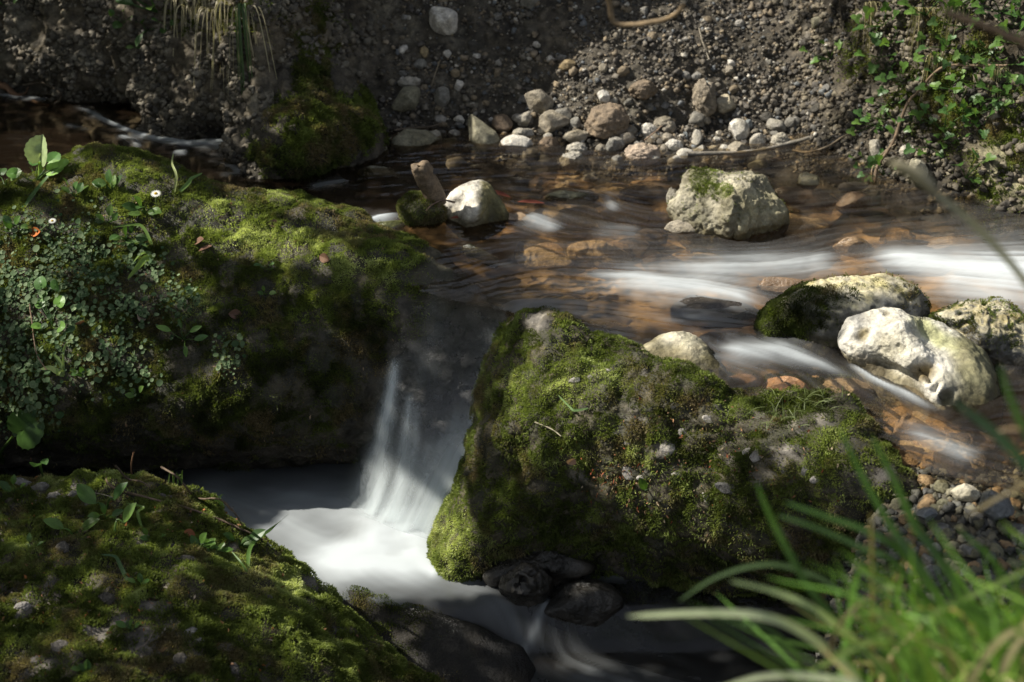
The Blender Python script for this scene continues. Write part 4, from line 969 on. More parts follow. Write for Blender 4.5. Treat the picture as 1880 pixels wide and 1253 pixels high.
w_l = sstep(-.25, -.4, xb) * sstep(-1.5, -1.3, xb) * sstep(-.02, .03, zb) * sstep(.6, .45, zb) * np.clip(.3 + fbm(V_bank / .06, 3, 75), .0, 1)
B = grains(9000, V_bank, F_bank[:, :3], w_l, .0050, .45, [((.12, .105, .08), 4), ((.17, .155, .125), 2), ((.08, .072, .058), 4)], 5)
w_r = sstep(.55, .7, xb) * sstep(1.4, 1.3, xb) * sstep(-.03, .02, zb) * sstep(.6, .45, zb) * np.clip(.3 + fbm(V_bank / .06, 3, 76), 0, 1)
D = grains(6000, V_bank, F_bank[:, :3], w_r, .0045, .45, [((.11, .095, .07), 4), ((.17, .15, .11), 2), ((.05, .044, .035), 4)], 6)
VV, FF, CC = [], [], []; n0 = 0
ws_ = sstep(.42, .55, V_bed[:, 0]) * sstep(2.02, 1.95, V_bed[:, 1]) * sstep(1.45, 1.55, V_bed[:, 1]) * sstep(1.3, 1.2, V_bed[:, 0])
E_ = grains(4500, V_bed, F_bed[:, :3], ws_, .0050, .45, [((.09, .09, .08), 4), ((.15, .14, .10), 2), ((.17, .12, .07), 1), ((.05, .05, .045), 3)], 8)
for W, F, c in (A, B, D, E_): VV.append(W); FF.append(F + n0); CC.append(c); n0 += len(W)
tag(mesh_np('gravel', np.concatenate(VV), np.concatenate(FF), M_rockcol, np.concatenate(CC), smooth=False), 'fine dark gravel and grit covering the far bank and the near shore', 'gravel', kind='stuff')

# ------------------------------------------------------------------ plants
def tube(pts, rad, nseg=6):
    pts = np.asarray(pts, float); n = len(pts); rad = np.asarray(rad if hasattr(rad, '__len__') else [rad] * n, float)
    T = np.gradient(pts, axis=0); T /= np.linalg.norm(T, axis=1)[:, None] + 1e-9
    up = np.array([.31, .2, .93]); A = np.cross(T, up); A /= np.linalg.norm(A, axis=1)[:, None] + 1e-9; B = np.cross(T, A)
    an = np.arange(nseg) * 2 * math.pi / nseg
    V = (pts[:, None] + rad[:, None, None] * (np.cos(an)[None, :, None] * A[:, None] + np.sin(an)[None, :, None] * B[:, None])).reshape(-1, 3)
    F = []
    for i in range(n - 1):
        for j in range(nseg): F.append([i * nseg + j, i * nseg + (j + 1) % nseg, (i + 1) * nseg + (j + 1) % nseg, (i + 1) * nseg + j])
    return V, np.array(F)
def curve(ctrl, n=14):
    ctrl = np.asarray(ctrl, float)
    if len(ctrl) == 2: return ctrl[0] + (ctrl[1] - ctrl[0]) * np.linspace(0, 1, n)[:, None]
    P = np.vstack([2 * ctrl[0] - ctrl[1], ctrl, 2 * ctrl[-1] - ctrl[-2]]); out = []
    m = max(2, n // (len(ctrl) - 1))
    for i in range(1, len(P) - 2):
        t = np.linspace(0, 1, m, endpoint=False)[:, None]; a, b, c, d = P[i - 1], P[i], P[i + 1], P[i + 2]
        out.append(.5 * ((2 * b) + (c - a) * t + (2 * a - 5 * b + 4 * c - d) * t ** 2 + (-a + 3 * b - 3 * c + d) * t ** 3))
    return np.vstack(out + [ctrl[-1:]])
def ribbon(pts, width, face, taper=.7, fold=.25, twist=0):
    """a grass blade: V-folded strip along pts"""
    n = len(pts); t = np.linspace(0, 1, n); T = np.gradient(pts, axis=0); T /= np.linalg.norm(T, axis=1)[:, None] + 1e-9
    S = np.cross(T, np.asarray(face)); S /= np.linalg.norm(S, axis=1)[:, None] + 1e-9; Nn = np.cross(S, T)
    if twist: a = twist * t[:, None]; S, Nn = S * np.cos(a) + Nn * np.sin(a), Nn * np.cos(a) - S * np.sin(a)
    w = width * .5 * np.clip((1 - t ** 2.2) * taper + (1 - taper) * (t < .97), .04, 1) * np.clip(.45 + t * 3, 0, 1)
    L = pts + S * w[:, None] + Nn * (w * fold)[:, None]; Rr = pts - S * w[:, None] + Nn * (w * fold)[:, None]
    V = np.stack([L, pts, Rr], 1).reshape(-1, 3); F = []
    for i in range(n - 1):
        for j in (0, 1): F.append([i * 3 + j, i * 3 + j + 1, (i + 1) * 3 + j + 1, (i + 1) * 3 + j])
    return V, np.array(F)
def join(parts):
    VV, FF, CC = [], [], []; n0 = 0
    for V, F, c in parts:
        if F.shape[1] == 3: F = np.concatenate([F, F[:, 2:]], 1)
        VV.append(V); FF.append(F + n0); CC.append(np.tile(np.asarray(c, float), (len(V), 1)) if np.ndim(c) == 1 else c); n0 += len(V)
    return np.concatenate(VV), np.concatenate(FF), np.concatenate(CC)
def leaf_outline(kind, n=48):
    a = np.linspace(0, 2 * math.pi, n, endpoint=False)          # angle 0 = tip
    if kind == 'oval': r = None; y = .5 - .5 * np.cos(a + math.pi); x = .25 * np.sin(a) * np.clip(np.sin(np.clip(y, .01, .99) * math.pi), 0, 1) ** .35 ; return np.stack([x * 1.05, y], 1)
    if kind == 'round': return np.stack([.5 * np.sin(a), .5 + .5 * np.cos(a) - .10 * np.exp(-((a - math.pi) / .35) ** 2) * -1], 1)
    if kind == 'lobed':
        r = .30 + .24 * np.abs(np.cos(a * 1.5)) ** 1.3 * (np.abs(((a + math.pi) % (2 * math.pi)) - math.pi) < 2.5) + .035 * np.cos(a * 15)
        return np.stack([r * np.sin(a), .42 + r * np.cos(a)], 1)
    if kind == 'heart':
        r = .5 * (1 - .22 * np.cos(a * 2 + math.pi) * 0) * (1 + .10 * np.cos(a) - .35 * np.exp(-(((a - math.pi)) / .30) ** 2) + .035 * np.cos(a * 17)); return np.stack([r * np.sin(a), .48 + r * np.cos(a)], 1)
def leaf(kind, base, direction, normal, size, droop=.25, cup=.18, width=1.0):
    O = leaf_outline(kind); n = len(O); d = np.asarray(direction, float); d /= np.linalg.norm(d); nn = np.asarray(normal, float); s = np.cross(d, nn); s /= np.linalg.norm(s) + 1e-9; nn = np.cross(s, d)
    rows = []
    for f in (1.0, .55, .12):
        q = O.copy(); q[:, 0] *= f; q[:, 1] = .5 + (O[:, 1] - .5) * f; rows.append(q)
    q = np.concatenate(rows)
    x = q[:, 0] * width; y = q[:, 1]
    h = cup * np.abs(x) - droop * y ** 2 + .012 * np.sin(y * 40) * np.abs(x)
    V = base + size * (x[:, None] * s + y[:, None] * d + h[:, None] * nn)
    F = []
    for k in range(2):
        for i in range(n): F.append([k * n + i, k * n + (i + 1) % n, (k + 1) * n + (i + 1) % n, (k + 1) * n + i])
    c = 2 * n
    for i in range(n // 2 - 1): F.append([c + i, c + i + 1, c + n - 2 - i, c + n - 1 - i])
    return V, np.array(F)
GREENS = np.array([(.045, .095, .018), (.070, .135, .025), (.095, .165, .035), (.055, .115, .03)])
def green(k=1.0): return GREENS[random.randrange(4)] * k * random.uniform(.8, 1.2)
def rnd(s): return np.array([random.gauss(0, s) for _ in range(3)])
def plant(name, px, py, leaves, label, cat, kind='lobed', size=26, stems=3, reach=1.0, colk=1.0, group=None, only=None, up=None, root=None, width=1.0):
    """a small plant: an empty at its root, one stem mesh, each leaf a part; leaves = how many, or a list of (px, py) where each sits"""
    p, n, _ = hit(*(root or (px, py)), only)
    k = depth_of(p) / FPX; L = size * k
    e = empty(name, p - n * .002, label, cat, group)
    st = []; lf = []
    spots = leaves if isinstance(leaves, list) else [None] * leaves
    for i, sp in enumerate(spots):
        if sp is None:
            a = 6.28 * i / len(spots) + random.uniform(-.4, .4)
            side = R_ * math.cos(a) + (U_ * .5 + F_ * -.6) * math.sin(a)
            tip = p + (side * .9 + n * random.uniform(.5, 1.0) + np.array([0, 0, .35])) * L * reach * random.uniform(.7, 1.25)
        else:
            h = hit(*sp, only)[0]; tip = h + (n * .7 + np.array([0, 0, .5])) * L * .5
        mid = (p + tip) / 2 + n * L * .25 + rnd(L * .08)
        st.append((*tube(curve([p, mid, tip], 8), [L * .045, L * .03] if False else np.linspace(L * .05, L * .028, len(curve([p, mid, tip], 8))), 5), green(.9)))
        d = tip - p; d = d / (np.linalg.norm(d) + 1e-9) + np.array([0, 0, -.1]) + rnd(.25); nn = n * .4 + np.array([0, 0, .7]) - F_ * .5 + rnd(.25)
        lf.append((leaf(kind, tip, d, nn, L * random.uniform(.75, 1.2), .25, .2, width), green(colk)))
    V, F, c = join(st); o = mesh_np('stem', V, F, M_leaf, c); keep_place(o, e)
    for (V, F), c in lf:
        o = mesh_np('leaf', V, F, M_leaf, np.tile(c, (len(V), 1))); keep_place(o, e)
    return e
RB = ('bank', 'bed')
right_spots = [(1626, 48), (1638, 79), (1617, 106), (1525, 110), (1741, 89), (1724, 117), (1624, 134), (1662, 151), (1748, 165), (1796, 156), (1635, 194), (1628, 220), (1607, 230), (1762, 211), (1789, 213), (1823, 202), (1734, 244),
               (1803, 233), (1762, 261), (1707, 271), (1686, 226), (1587, 305), (1628, 324), (1868, 82), (1823, 99), (1858, 51), (1837, 24), (1806, 7), (1851, 120), (1772, 329), (1700, 30), (1770, 50), (1790, 110), (1650, 250), (1830, 160), (1865, 180)]
for i, (a, b) in enumerate(right_spots):
    plant('herb', a, b, random.choice([4, 5, 6]), 'small green herb with lobed leaves growing on the right bank', 'herb', 'lobed', random.uniform(15, 25), reach=1.5, colk=1.15, group='lobed herbs on the right bank', only=RB)
plant('herb', 275, 30, [(262, 25), (296, 28), (300, 4), (255, 8)], 'herb with long oval leaves hanging at the top left of the dark bank', 'herb', 'oval', 46, root=(288, 22), only=RB, width=.9)
plant('herb', 228, 42, 4, 'little round leaved sprig left of the long oval leaved herb', 'herb', 'round', 15, reach=1.3, only=RB)
plant('herb', 272, 58, 3, 'tiny sprig with one upright leaf under the long oval leaved herb', 'herb', 'oval', 22, only=RB)
plant('herb', 305, 52, 3, 'tiny sprig right of the upright leaved sprig on the dark bank', 'herb', 'round', 14, only=RB)
plant('herb', 266, 84, 2, 'lowest tiny sprig on the dark conglomerate bank', 'herb', 'oval', 16, only=RB)
plant('herb', 20, 20, 2, 'single green leaf in the dark upper left corner', 'herb', 'oval', 14, only=RB)
LBo = ('mossy_boulder',)
def bankplants(): pass
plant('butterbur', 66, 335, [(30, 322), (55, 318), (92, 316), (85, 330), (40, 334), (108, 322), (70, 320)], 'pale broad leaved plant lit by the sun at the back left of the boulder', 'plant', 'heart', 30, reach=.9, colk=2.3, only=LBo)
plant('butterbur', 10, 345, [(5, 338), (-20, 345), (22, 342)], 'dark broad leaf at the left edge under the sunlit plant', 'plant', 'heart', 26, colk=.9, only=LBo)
for a, b, nn, sz, lab in [(137, 365, 6, 22, 'dark small rosette under the sunlit plant on the large left boulder'), (206, 352, 5, 24, 'rosette with one pale raised leaf left of the daisy'), (265, 395, 6, 26, 'leafy rosette below the daisy on the boulder'),
                          (232, 440, 7, 26, 'leafy rosette at the upper end of the curved grass blades'), (200, 410, 5, 20, 'flat green rosette between the two daisies'), (30, 425, 6, 20, 'pale leafy sprig left of the small second daisy'),
                          (495, 495, 5, 15, 'small green sprig alone on the dark right half of the boulder'), (490, 543, 3, 13, 'tiny sprig under the lone green sprig'), (255, 730, 5, 18, 'small leaf tuft on the shaded front of the boulder'), (155, 690, 5, 18, 'leafy sprig beside the bent grass sprout')]:
    plant('rosette', a, b, nn, lab, 'rosette', 'oval', sz, reach=.55, colk=1.0, only=LBo, width=1.25)
plant('star_herb', 340, 625, [(318, 612), (338, 607), (360, 628), (345, 640), (352, 614)], 'bright star shaped leaf cluster hanging on the front of the boulder', 'herb', 'oval', 24, reach=.4, colk=1.5, only=LBo, width=.8)
e = plant('bittercress', 97, 600, [(84, 538), (108, 540), (88, 552), (84, 571), (112, 571), (84, 605), (112, 607)], 'pale compound leaf with paired round leaflets on the left boulder', 'plant', 'round', 22, colk=1.9, only=LBo)
# daisies
def daisy(px, py, base, label, size=18, tilt=.5):
    p, n, _ = hit(*base, LBo); k = depth_of(p) / FPX; top = at_y(px, py, p[1] + .0) 
    e = empty('daisy', p, label, 'daisy')
    V, F = tube(curve([p, (p + top) / 2 + rnd(.002), top], 8), .0011, 5); o = mesh_np('stem', V, F, M_leaf, np.tile((.12, .16, .06), (len(V), 1))); keep_place(o, e)
    ax = -F_ * .75 + U_ * .65; ax /= np.linalg.norm(ax); u = np.cross(ax, R_); u /= np.linalg.norm(u); v = np.cross(ax, u); r = size * k / 2
    parts = []
    for i in range(17):
        a = 6.283 * i / 17; d = u * math.cos(a) + v * math.sin(a)
        parts.append((*leaf('oval', top + d * r * .25, d + ax * .15, ax, r * .8, .1, .05, .55), (.72, .72, .70)))
    V, F, c = join(parts); o = mesh_np('petals', V, F, M_leaf, c); keep_place(o, e)
    U, UF = ico(3); V = top + (U * [1, 1, 1]) * r * .30 + ax * r * .05; o = mesh_np('flower_disc', V, UF, M_leaf, np.tile((.55, .38, .03), (len(V), 1))); keep_place(o, e)
daisy(286, 356, (288, 380), 'white daisy with a yellow centre on the sunlit ridge of the left boulder', 19)
daisy(96, 406, (62, 436), 'small drooping white daisy at the left side of the boulder', 14)
# grass blades, one mesh per tuft
def tuft(name, blades_, label, cat, mat=None, width=5, group=None, only=None, on_hit=True):
    parts = []
    root = None
    for b in blades_:
        pts = b['p']; W3 = []
        for j, q in enumerate(pts):
            if len(q) == 3: W3.append(at_y(*q))
            else: h = hit(q[0], q[1], only); W3.append(h[0] + h[1] * b.get('lift', .006) * (0 if j == 0 else 1) + np.array([0, 0, .004]) * j)
        if root is None: root = W3[0]
        cv = curve(W3, 16); k = depth_of(W3[0]) / FPX
        parts.append((*ribbon(cv, b.get('w', width) * k, -F_ * .8 + np.array([0, 0, .6]) + rnd(.25), twist=random.uniform(-.5, .5)), b.get('c', green(1.1))))
    e = empty(name, root, label, cat, group)
    V, F, c = join(parts); o = mesh_np('blades', V, F, mat or M_grass, c); keep_place(o, e); return e
def wild(px, py, n, h, spread, col, only, drop=0.0, w=3.2, Yoff=-.02):
    out = []
    p0 = hit(px, py, only)[0]
    for i in range(n):
        a = random.uniform(-spread, spread); q = p0 + np.array([random.uniform(-.02, .02) * spread, 0, 0]); k = depth_of(q) / FPX; H = h * k * random.uniform(.6, 1.15)
        mid = q + R_ * H * a * .35 + np.array([0, Yoff * .5, 1]) * H * .55; tip = q + R_ * H * a + np.array([0, Yoff * 2 / max(H, .01) * .02, 1]) * H * (1 - drop * random.random()) - F_ * H * .15
        if drop < 0: tip = q + R_ * H * a * .4 + np.array([0, -.35, -1]) * H; mid = q + R_ * H * a * .2 + np.array([0, -.45, .1]) * H * .4
        out.append({'w3': [q, mid, tip], 'c': np.array(col) * random.uniform(.7, 1.3), 'w': w * random.uniform(.7, 1.2)})
    return out
def tuft3(name, bl, label, cat, group=None, mat=None):
    root = bl[0]['w3'][0]; e = empty(name, root, label, cat, group); parts = []
    for b in bl:
        cv = curve(b['w3'], 16); parts.append((*ribbon(cv, b['w'] * depth_of(b['w3'][0]) / FPX, -F_ + rnd(.4), twist=random.uniform(-.6, .6)), b['c']))
    V, F, c = join(parts); o = mesh_np('blades', V, F, mat or M_grass, c); keep_place(o, e); return e
G1, DRYC = (.10, .17, .03), (.30, .25, .14)
tuft3('grass_tuft', wild(183, 862, 16, 62, .8, G1, ('mossy_slab', 'mossy_boulder'), .35, 4), 'bright green grass tuft where the front slab meets the left boulder', 'grass')
tuft3('grass_tuft', wild(322, 888, 9, 32, .6, (.08, .13, .03), ('mossy_slab',), .3, 3), 'short grass tuft at the back rim of the front slab', 'grass')
tuft3('grass_tuft', wild(395, 930, 12, 34, 1.0, (.08, .14, .03), ('mossy_slab',), .5, 2.5), 'thin grass wisps beside the long twig on the front slab', 'grass')
tuft3('grass_tuft', sum([wild(a_, b_, 15, 150, .9, (.34, .30, .19), RB, -1, 2.0) for a_, b_ in ((335, 8), (358, 20), (380, 6), (402, 24), (425, 10), (448, 22))], []), 'dry grass hanging down the dark bank at the top', 'grass')
tuft3('grass_tuft', wild(445, 18, 10, 170, .25, (.07, .12, .04), RB, -1, 4), 'long green grass hanging right of the dry grass', 'grass')
for a, b, lab in [(1690, 20, 'dry grass at the top of the leafy right bank'), (1760, 15, 'pale dry grass under the brown blurred twig'), (1720, 105, 'dry grass wisps in the middle of the right bank'), (1600, 10, 'thin dry grass left of the leafy bank'), (1830, 130, 'dry grass under the bright leaves at the right edge')]:
    tuft3('grass_tuft', wild(a, b, 26, 90, .8, (.26, .23, .12), RB, -1, 2.2), lab, 'grass')
tuft3('grass_tuft', wild(1755, 40, 18, 70, .9, (.10, .17, .035), RB, .4, 3.5), 'green grass among the leaves at the upper right', 'grass')
tuft('grass_sprout', [{'p': [(118, 690), (120, 655), (128, 638), (146, 630)], 'w': 5, 'c': (.16, .22, .06)}, {'p': [(118, 688), (112, 668), (100, 660), (93, 668)], 'w': 8, 'c': (.14, .20, .06)}, {'p': [(118, 690), (108, 690), (95, 686), (78, 692)], 'w': 12, 'c': (.22, .28, .10)}, {'p': [(118, 690), (112, 688), (106, 696), (104, 690)], 'w': 6, 'c': (.16, .22, .05)}], 'bent pale grass sprout on the left boulder', 'grass', only=LBo)
tuft('grass_sprig', [{'p': [(285, 470), (270, 485), (258, 505), (235, 530)], 'w': 13, 'c': (.16, .24, .04), 'lift': .012}, {'p': [(285, 468), (272, 470), (258, 480), (248, 497)], 'w': 6, 'c': (.13, .2, .04)}, {'p': [(286, 466), (266, 425), (240, 420), (208, 430)], 'w': 6, 'c': (.12, .2, .04)}, {'p': [(280, 460), (255, 448), (225, 458), (205, 458)], 'w': 8, 'c': (.10, .17, .05)}], 'curved bright grass blades in the middle of the left boulder', 'grass', only=LBo)
tuft('bud_stalk', [{'p': [(320, 358), (320, 345), (316, 330), (317, 318)], 'w': 5, 'c': (.3, .34, .14), 'lift': .03}, {'p': [(326, 356), (340, 352), (358, 346), (372, 341)], 'w': 8, 'c': (.12, .2, .05), 'lift': .015}], 'thin stalk with a pale bud right of the sunlit daisy', 'plant', only=LBo)
tuft('grass_sprig', [{'p': [(45, 380), (70, 360), (90, 345), (112, 322)], 'w': 9, 'c': (.06, .12, .03), 'lift': .012}], 'dark green blade lying along the ridge under the sunlit plant', 'grass', only=LBo)
# curled leaf standing up behind the sunlit plant
p = hit(74, 326, LBo)[0]; tp = at_y(73, 236, p[1]); e = empty('curled_leaf', p, 'upright pale green leaf with a curled tip at the back left', 'leaf')
d = tp - p; L = np.linalg.norm(d)
V, F = tube(curve([p, p + d * .3], 6), .004, 6); keep_place(mesh_np('stem', V, F, M_leaf, np.tile((.2, .3, .06), (len(V), 1))), e)
V, F = leaf('heart', p + d * .22, d, -F_ + R_ * -.3, L * .60, .15, .6, .85); keep_place(mesh_np('blade', V, F, M_leaf, np.tile((.36, .44, .22), (len(V), 1))), e)
V, F = leaf('oval', p + d * .78, d + R_ * .05, -F_ + R_ * .8, L * .28, .3, .4, .9); keep_place(mesh_np('curled_tip', V, F, M_leaf, np.tile((.42, .46, .24), (len(V), 1))), e)
# plants on the front slab
FRo = ('mossy_slab',)
plant('round_leaf', 20, 845, [(32, 800)], 'big round leaf standing up at the left edge over the front slab', 'leaf', 'heart', 84, colk=1.0, root=(5, 850), only=('mossy_slab', 'mossy_boulder'), width=1.0)
plant('seedling', 80, 880, [(70, 868), (82, 860)], 'seedling with two pale upright leaves at the back of the front slab', 'seedling', 'oval', 30, colk=1.5, only=FRo, width=1.2)
for a, b, nn, sz, lab in [(195, 938, 2, 44, 'flat oval leaf on the front slab nearest the long twig'), (210, 984, 1, 52, 'pale oval leaf lying in the middle of the front slab'), (135, 985, 2, 44, 'curled dark leaf standing on the front slab'), (195, 955, 4, 22, 'small leaf cluster between the two oval leaves'),
                          (280, 992, 3, 20, 'tiny sprig right of the pale oval leaf'), (365, 1012, 6, 24, 'spread dark green rosette right of centre on the front slab'), (395, 1020, 5, 22, 'fine leaved sprig beside the dark green rosette'), (440, 1005, 3, 34, 'pale leaves with a curled end near the pool side of the slab'),
                          (260, 1080, 4, 18, 'small sprig in the shaded middle of the front slab'), (240, 1160, 4, 18, 'small pale sprig low on the front slab'), (160, 1240, 4, 20, 'sprig at the bottom left of the front slab'), (25, 905, 4, 22, 'dark sprig beside the pale rubble at the left edge'), (60, 1010, 3, 16, 'tiny sprig at the left edge of the slab')]:
    plant('slab_herb', a, b, nn, lab, 'herb', 'oval', sz, reach=.5, colk=1.0, only=FRo, width=1.1)
tuft('grass_sprig', [{'p': [(455, 1050), (465, 1025), (490, 1003), (535, 985)], 'w': 8, 'c': (.08, .15, .03), 'lift': .03}, {'p': [(455, 1052), (440, 1042), (428, 1030)], 'w': 4, 'c': (.08, .15, .03), 'lift': .01}], 'arched green blade over the pool edge of the slab', 'grass', only=FRo)
tuft('grass_sprig', [{'p': [(262, 975), (262, 955), (258, 945), (240, 945)], 'w': 6, 'c': (.12, .19, .04), 'lift': .012}], 'short bent blade near the long twig', 'grass', only=FRo)
tuft('grass_sprig', [{'p': [(243, 1085), (225, 1060), (205, 1045), (190, 1040)], 'w': 8, 'c': (.06, .11, .04), 'lift': .015}], 'dark blade lying across the front slab', 'grass', only=FRo)
CRo = ('mossy_rock',)
tuft('grass_sprig', [{'p': [(1080, 750), (1060, 762), (1045, 760), (1026, 742)], 'w': 5, 'c': (.14, .22, .08), 'lift': .008}, {'p': [(1080, 755), (1083, 748), (1080, 742)], 'w': 2.5, 'c': (.3, .3, .18), 'lift': .01}], 'small curved blade on the sunlit left part of the broad rock', 'grass', only=CRo)
for a, b, lab in [(1440, 775, 'wispy grass on the right shoulder of the broad mossy rock'), (1480, 745, 'fine grass on the back edge of the broad mossy rock')]:
    bl = []
    for i in range(34):
        x0, y0 = a + random.gauss(0, 30), b + random.gauss(0, 10); aa = random.uniform(0, 6.28); l = random.uniform(20, 55)
        bl.append({'p': [(x0, y0), (x0 + l * .5 * math.cos(aa), y0 + l * .25 * math.sin(aa) - 5), (x0 + l * math.cos(aa), y0 + l * .5 * math.sin(aa))], 'w': 1.2, 'c': np.array((.12, .15, .05)) * random.uniform(.7, 1.4), 'lift': .008})
    tuft('wispy_grass', bl, lab, 'grass', only=CRo)
plant('small_leaf', 1190, 900, [(1190, 902)], 'single green leaf lying on the broad mossy rock', 'leaf', 'oval', 30, reach=.2, only=CRo)

# creeping clover-like cover on the left boulder
V, F = LB; N = normals(V, F); fx, fy = to_px(V)
w = spots_px(V, [(90, 560, 190, 140), (60, 470, 160, 70), (180, 500, 120, 60), (240, 640, 50, 80), (30, 720, 80, 70), (330, 560, 40, 30), (420, 650, 26, 40)]) * (N @ F_ < .1) * np.clip(.55 + fbm(V / .05, 3, 71) * 1.2, 0, 1)
P, k, _ = scatter(V, F, 3500, w); n = normals(V, F)[F[k, 0]]; parts = []
m = 9; an = np.arange(m) * 2 * math.pi / m
nn = n * .7 + np.array([0, -.15, .55]) + rng.normal(0, .32, n.shape); nn /= np.linalg.norm(nn, axis=1)[:, None]
t1 = np.cross(nn, [0.3, 1, .2]); t1 /= np.linalg.norm(t1, axis=1)[:, None]; t2 = np.cross(nn, t1)
r = np.clip(rng.lognormal(math.log(.0032), .35, len(P)), .0016, .0075)[:, None, None]; ctr = P + n * rng.uniform(.004, .017, (len(P), 1))
ringv = ctr[:, None] + r * (np.cos(an)[None, :, None] * t1[:, None] + np.sin(an)[None, :, None] * t2[:, None]) * (1 - .25 * np.exp(-((an - 3.1) / .5) ** 2))[None, :, None] + nn[:, None] * .0008
VV = np.concatenate([ctr[:, None] - nn[:, None] * .0005, ringv], 1).reshape(-1, 3)
ff = np.array([[0, 1 + i, 1 + (i + 1) % m] for i in range(m)]); FF = (ff[None] + (np.arange(len(P)) * (m + 1))[:, None, None]).reshape(-1, 3)
cc = lerp(np.array([.050, .100, .038]), np.array([.24, .31, .165]), rng.random((len(P), 1)) ** 1.3) * (0.8 + .5 * fbm(P / .06, 3, 9)[:, None])
tag(mesh_np('ground_cover', VV, FF, M_moss, np.repeat(cc, m + 1, 0), smooth=False), 'creeping round leaved ground cover on the left boulder', 'ground cover', kind='stuff')

# moss and dead grass patches on the earth of the far bank
fxb, fyb = to_px(V_bank); wb = spots_px(V_bank, [(1860, 300, 90, 110), (1760, 190, 120, 90), (1700, 90, 140, 70), (560, 60, 60, 50), (400, 20, 80, 40)]) * np.clip(.3 + fbm(V_bank / .05, 3, 70) * 1.8, 0, 1) * (V_bank[:, 1] > 1)
P, k, _ = scatter(V_bank, F_bank[:, :3], 42000, wb); nb_ = N_bank[F_bank[k, 0]]; ln = rng.uniform(.004, .009, len(P)); BV, BF = blades(P, nb_, ln, ln * .35)
tag(mesh_np('bank_moss', BV, BF, M_moss, np.repeat(moss_colours(P, 91, .15, .4), 4, 0), smooth=False), 'thin moss growing on the earth of the far bank', 'moss', kind='stuff')
# litter: bud scales, needles and grit caught in the moss
def flakes(V, F, n, w, pal, seed, r=(.0015, .004)):
    P, k, _ = scatter(V, F, n, w); nn = normals(V, F)[F[k, 0]]
    P = P + nn * .004; L = rng.uniform(*r, n); BV, BF = blades(P, nn, L * 2, L * rng.uniform(.4, 1.2, n), 2.0, 0)
    c = np.array(pal)[rng.integers(0, len(pal), n)] * rng.uniform(.6, 1.3, (n, 1)); return BV, BF, np.repeat(c, 4, 0)
RED = [(.26, .07, .03), (.22, .10, .05), (.30, .16, .08), (.16, .10, .06), (.35, .28, .18)]
fxc, fyc = to_px(CR[0]); wc = spots_px(CR[0], [(1130, 875, 60, 45), (1180, 890, 70, 40), (1300, 850, 220, 110)]) * .35 + spots_px(CR[0], [(1125, 880, 45, 35)])
fxf, fyf = to_px(FR[0]); wf = .4 + spots_px(FR[0], [(120, 1150, 220, 130), (200, 950, 200, 40)])
wlb = spots_px(LB[0], [(200, 500, 250, 120), (400, 420, 250, 60)]) + .15
parts = [flakes(*CR, 1300, wc, RED, 1), flakes(*FR, 4200, wf, [(.26, .14, .07), (.16, .09, .05), (.12, .085, .06), (.22, .19, .15), (.30, .12, .04)], 2, (.0015, .0045)), flakes(*LB, 1600, wlb, [(.22, .12, .07), (.15, .10, .06), (.25, .18, .12)], 3)]
VV, FF, CC = join(parts)
tag(mesh_np('leaf_litter', VV, FF, M_dry, CC, smooth=False), 'reddish bud scales and dry bits scattered over the mossy rocks', 'litter', kind='stuff')
for a, b, lab, c in [(68, 428, 'orange dead leaf beside the small drooping daisy', (.45, .13, .03)), (150, 600, 'brown dead leaf among the clover', (.16, .08, .05)), (260, 590, 'pale curled dead leaf in the middle of the left boulder', (.34, .25, .2)), (365, 450, 'brown dead leaf below the sunlit ridge', (.16, .09, .06)),
                     (380, 463, 'flat reddish dead leaf right of the brown one below the ridge', (.22, .12, .08)), (432, 578, 'dark dead leaf on the shaded moss', (.12, .07, .05)), (500, 415, 'dark brown dead leaf on the ridge of the left boulder', (.10, .06, .04)), (600, 480, 'small dead leaf near the right end of the left boulder', (.14, .08, .05)),
                     (1050, 840, 'pinkish dead leaf on the broad mossy rock', (.36, .22, .16)), (240, 1230, 'brown dead leaf at the bottom of the front slab', (.2, .13, .08)), (300, 1205, 'dull brown dead leaf low on the front slab', (.15, .10, .07)), (340, 985, 'rust red dead leaf on the front slab', (.26, .10, .05))]:
    p, n, _ = hit(a, b, ('mossy_boulder', 'mossy_rock', 'mossy_slab')); k = depth_of(p) / FPX
    V, F = leaf('oval', np.zeros(3), rnd(1) - n * .2, n + rnd(.3), 26 * k, -.3, .5, 1.3)
    o = mesh_np('dead_leaf', V - V.mean(0), F, M_dry, np.tile(c, (len(V), 1))); o.location = p + n * .009; tag(o, lab, 'dead leaf')
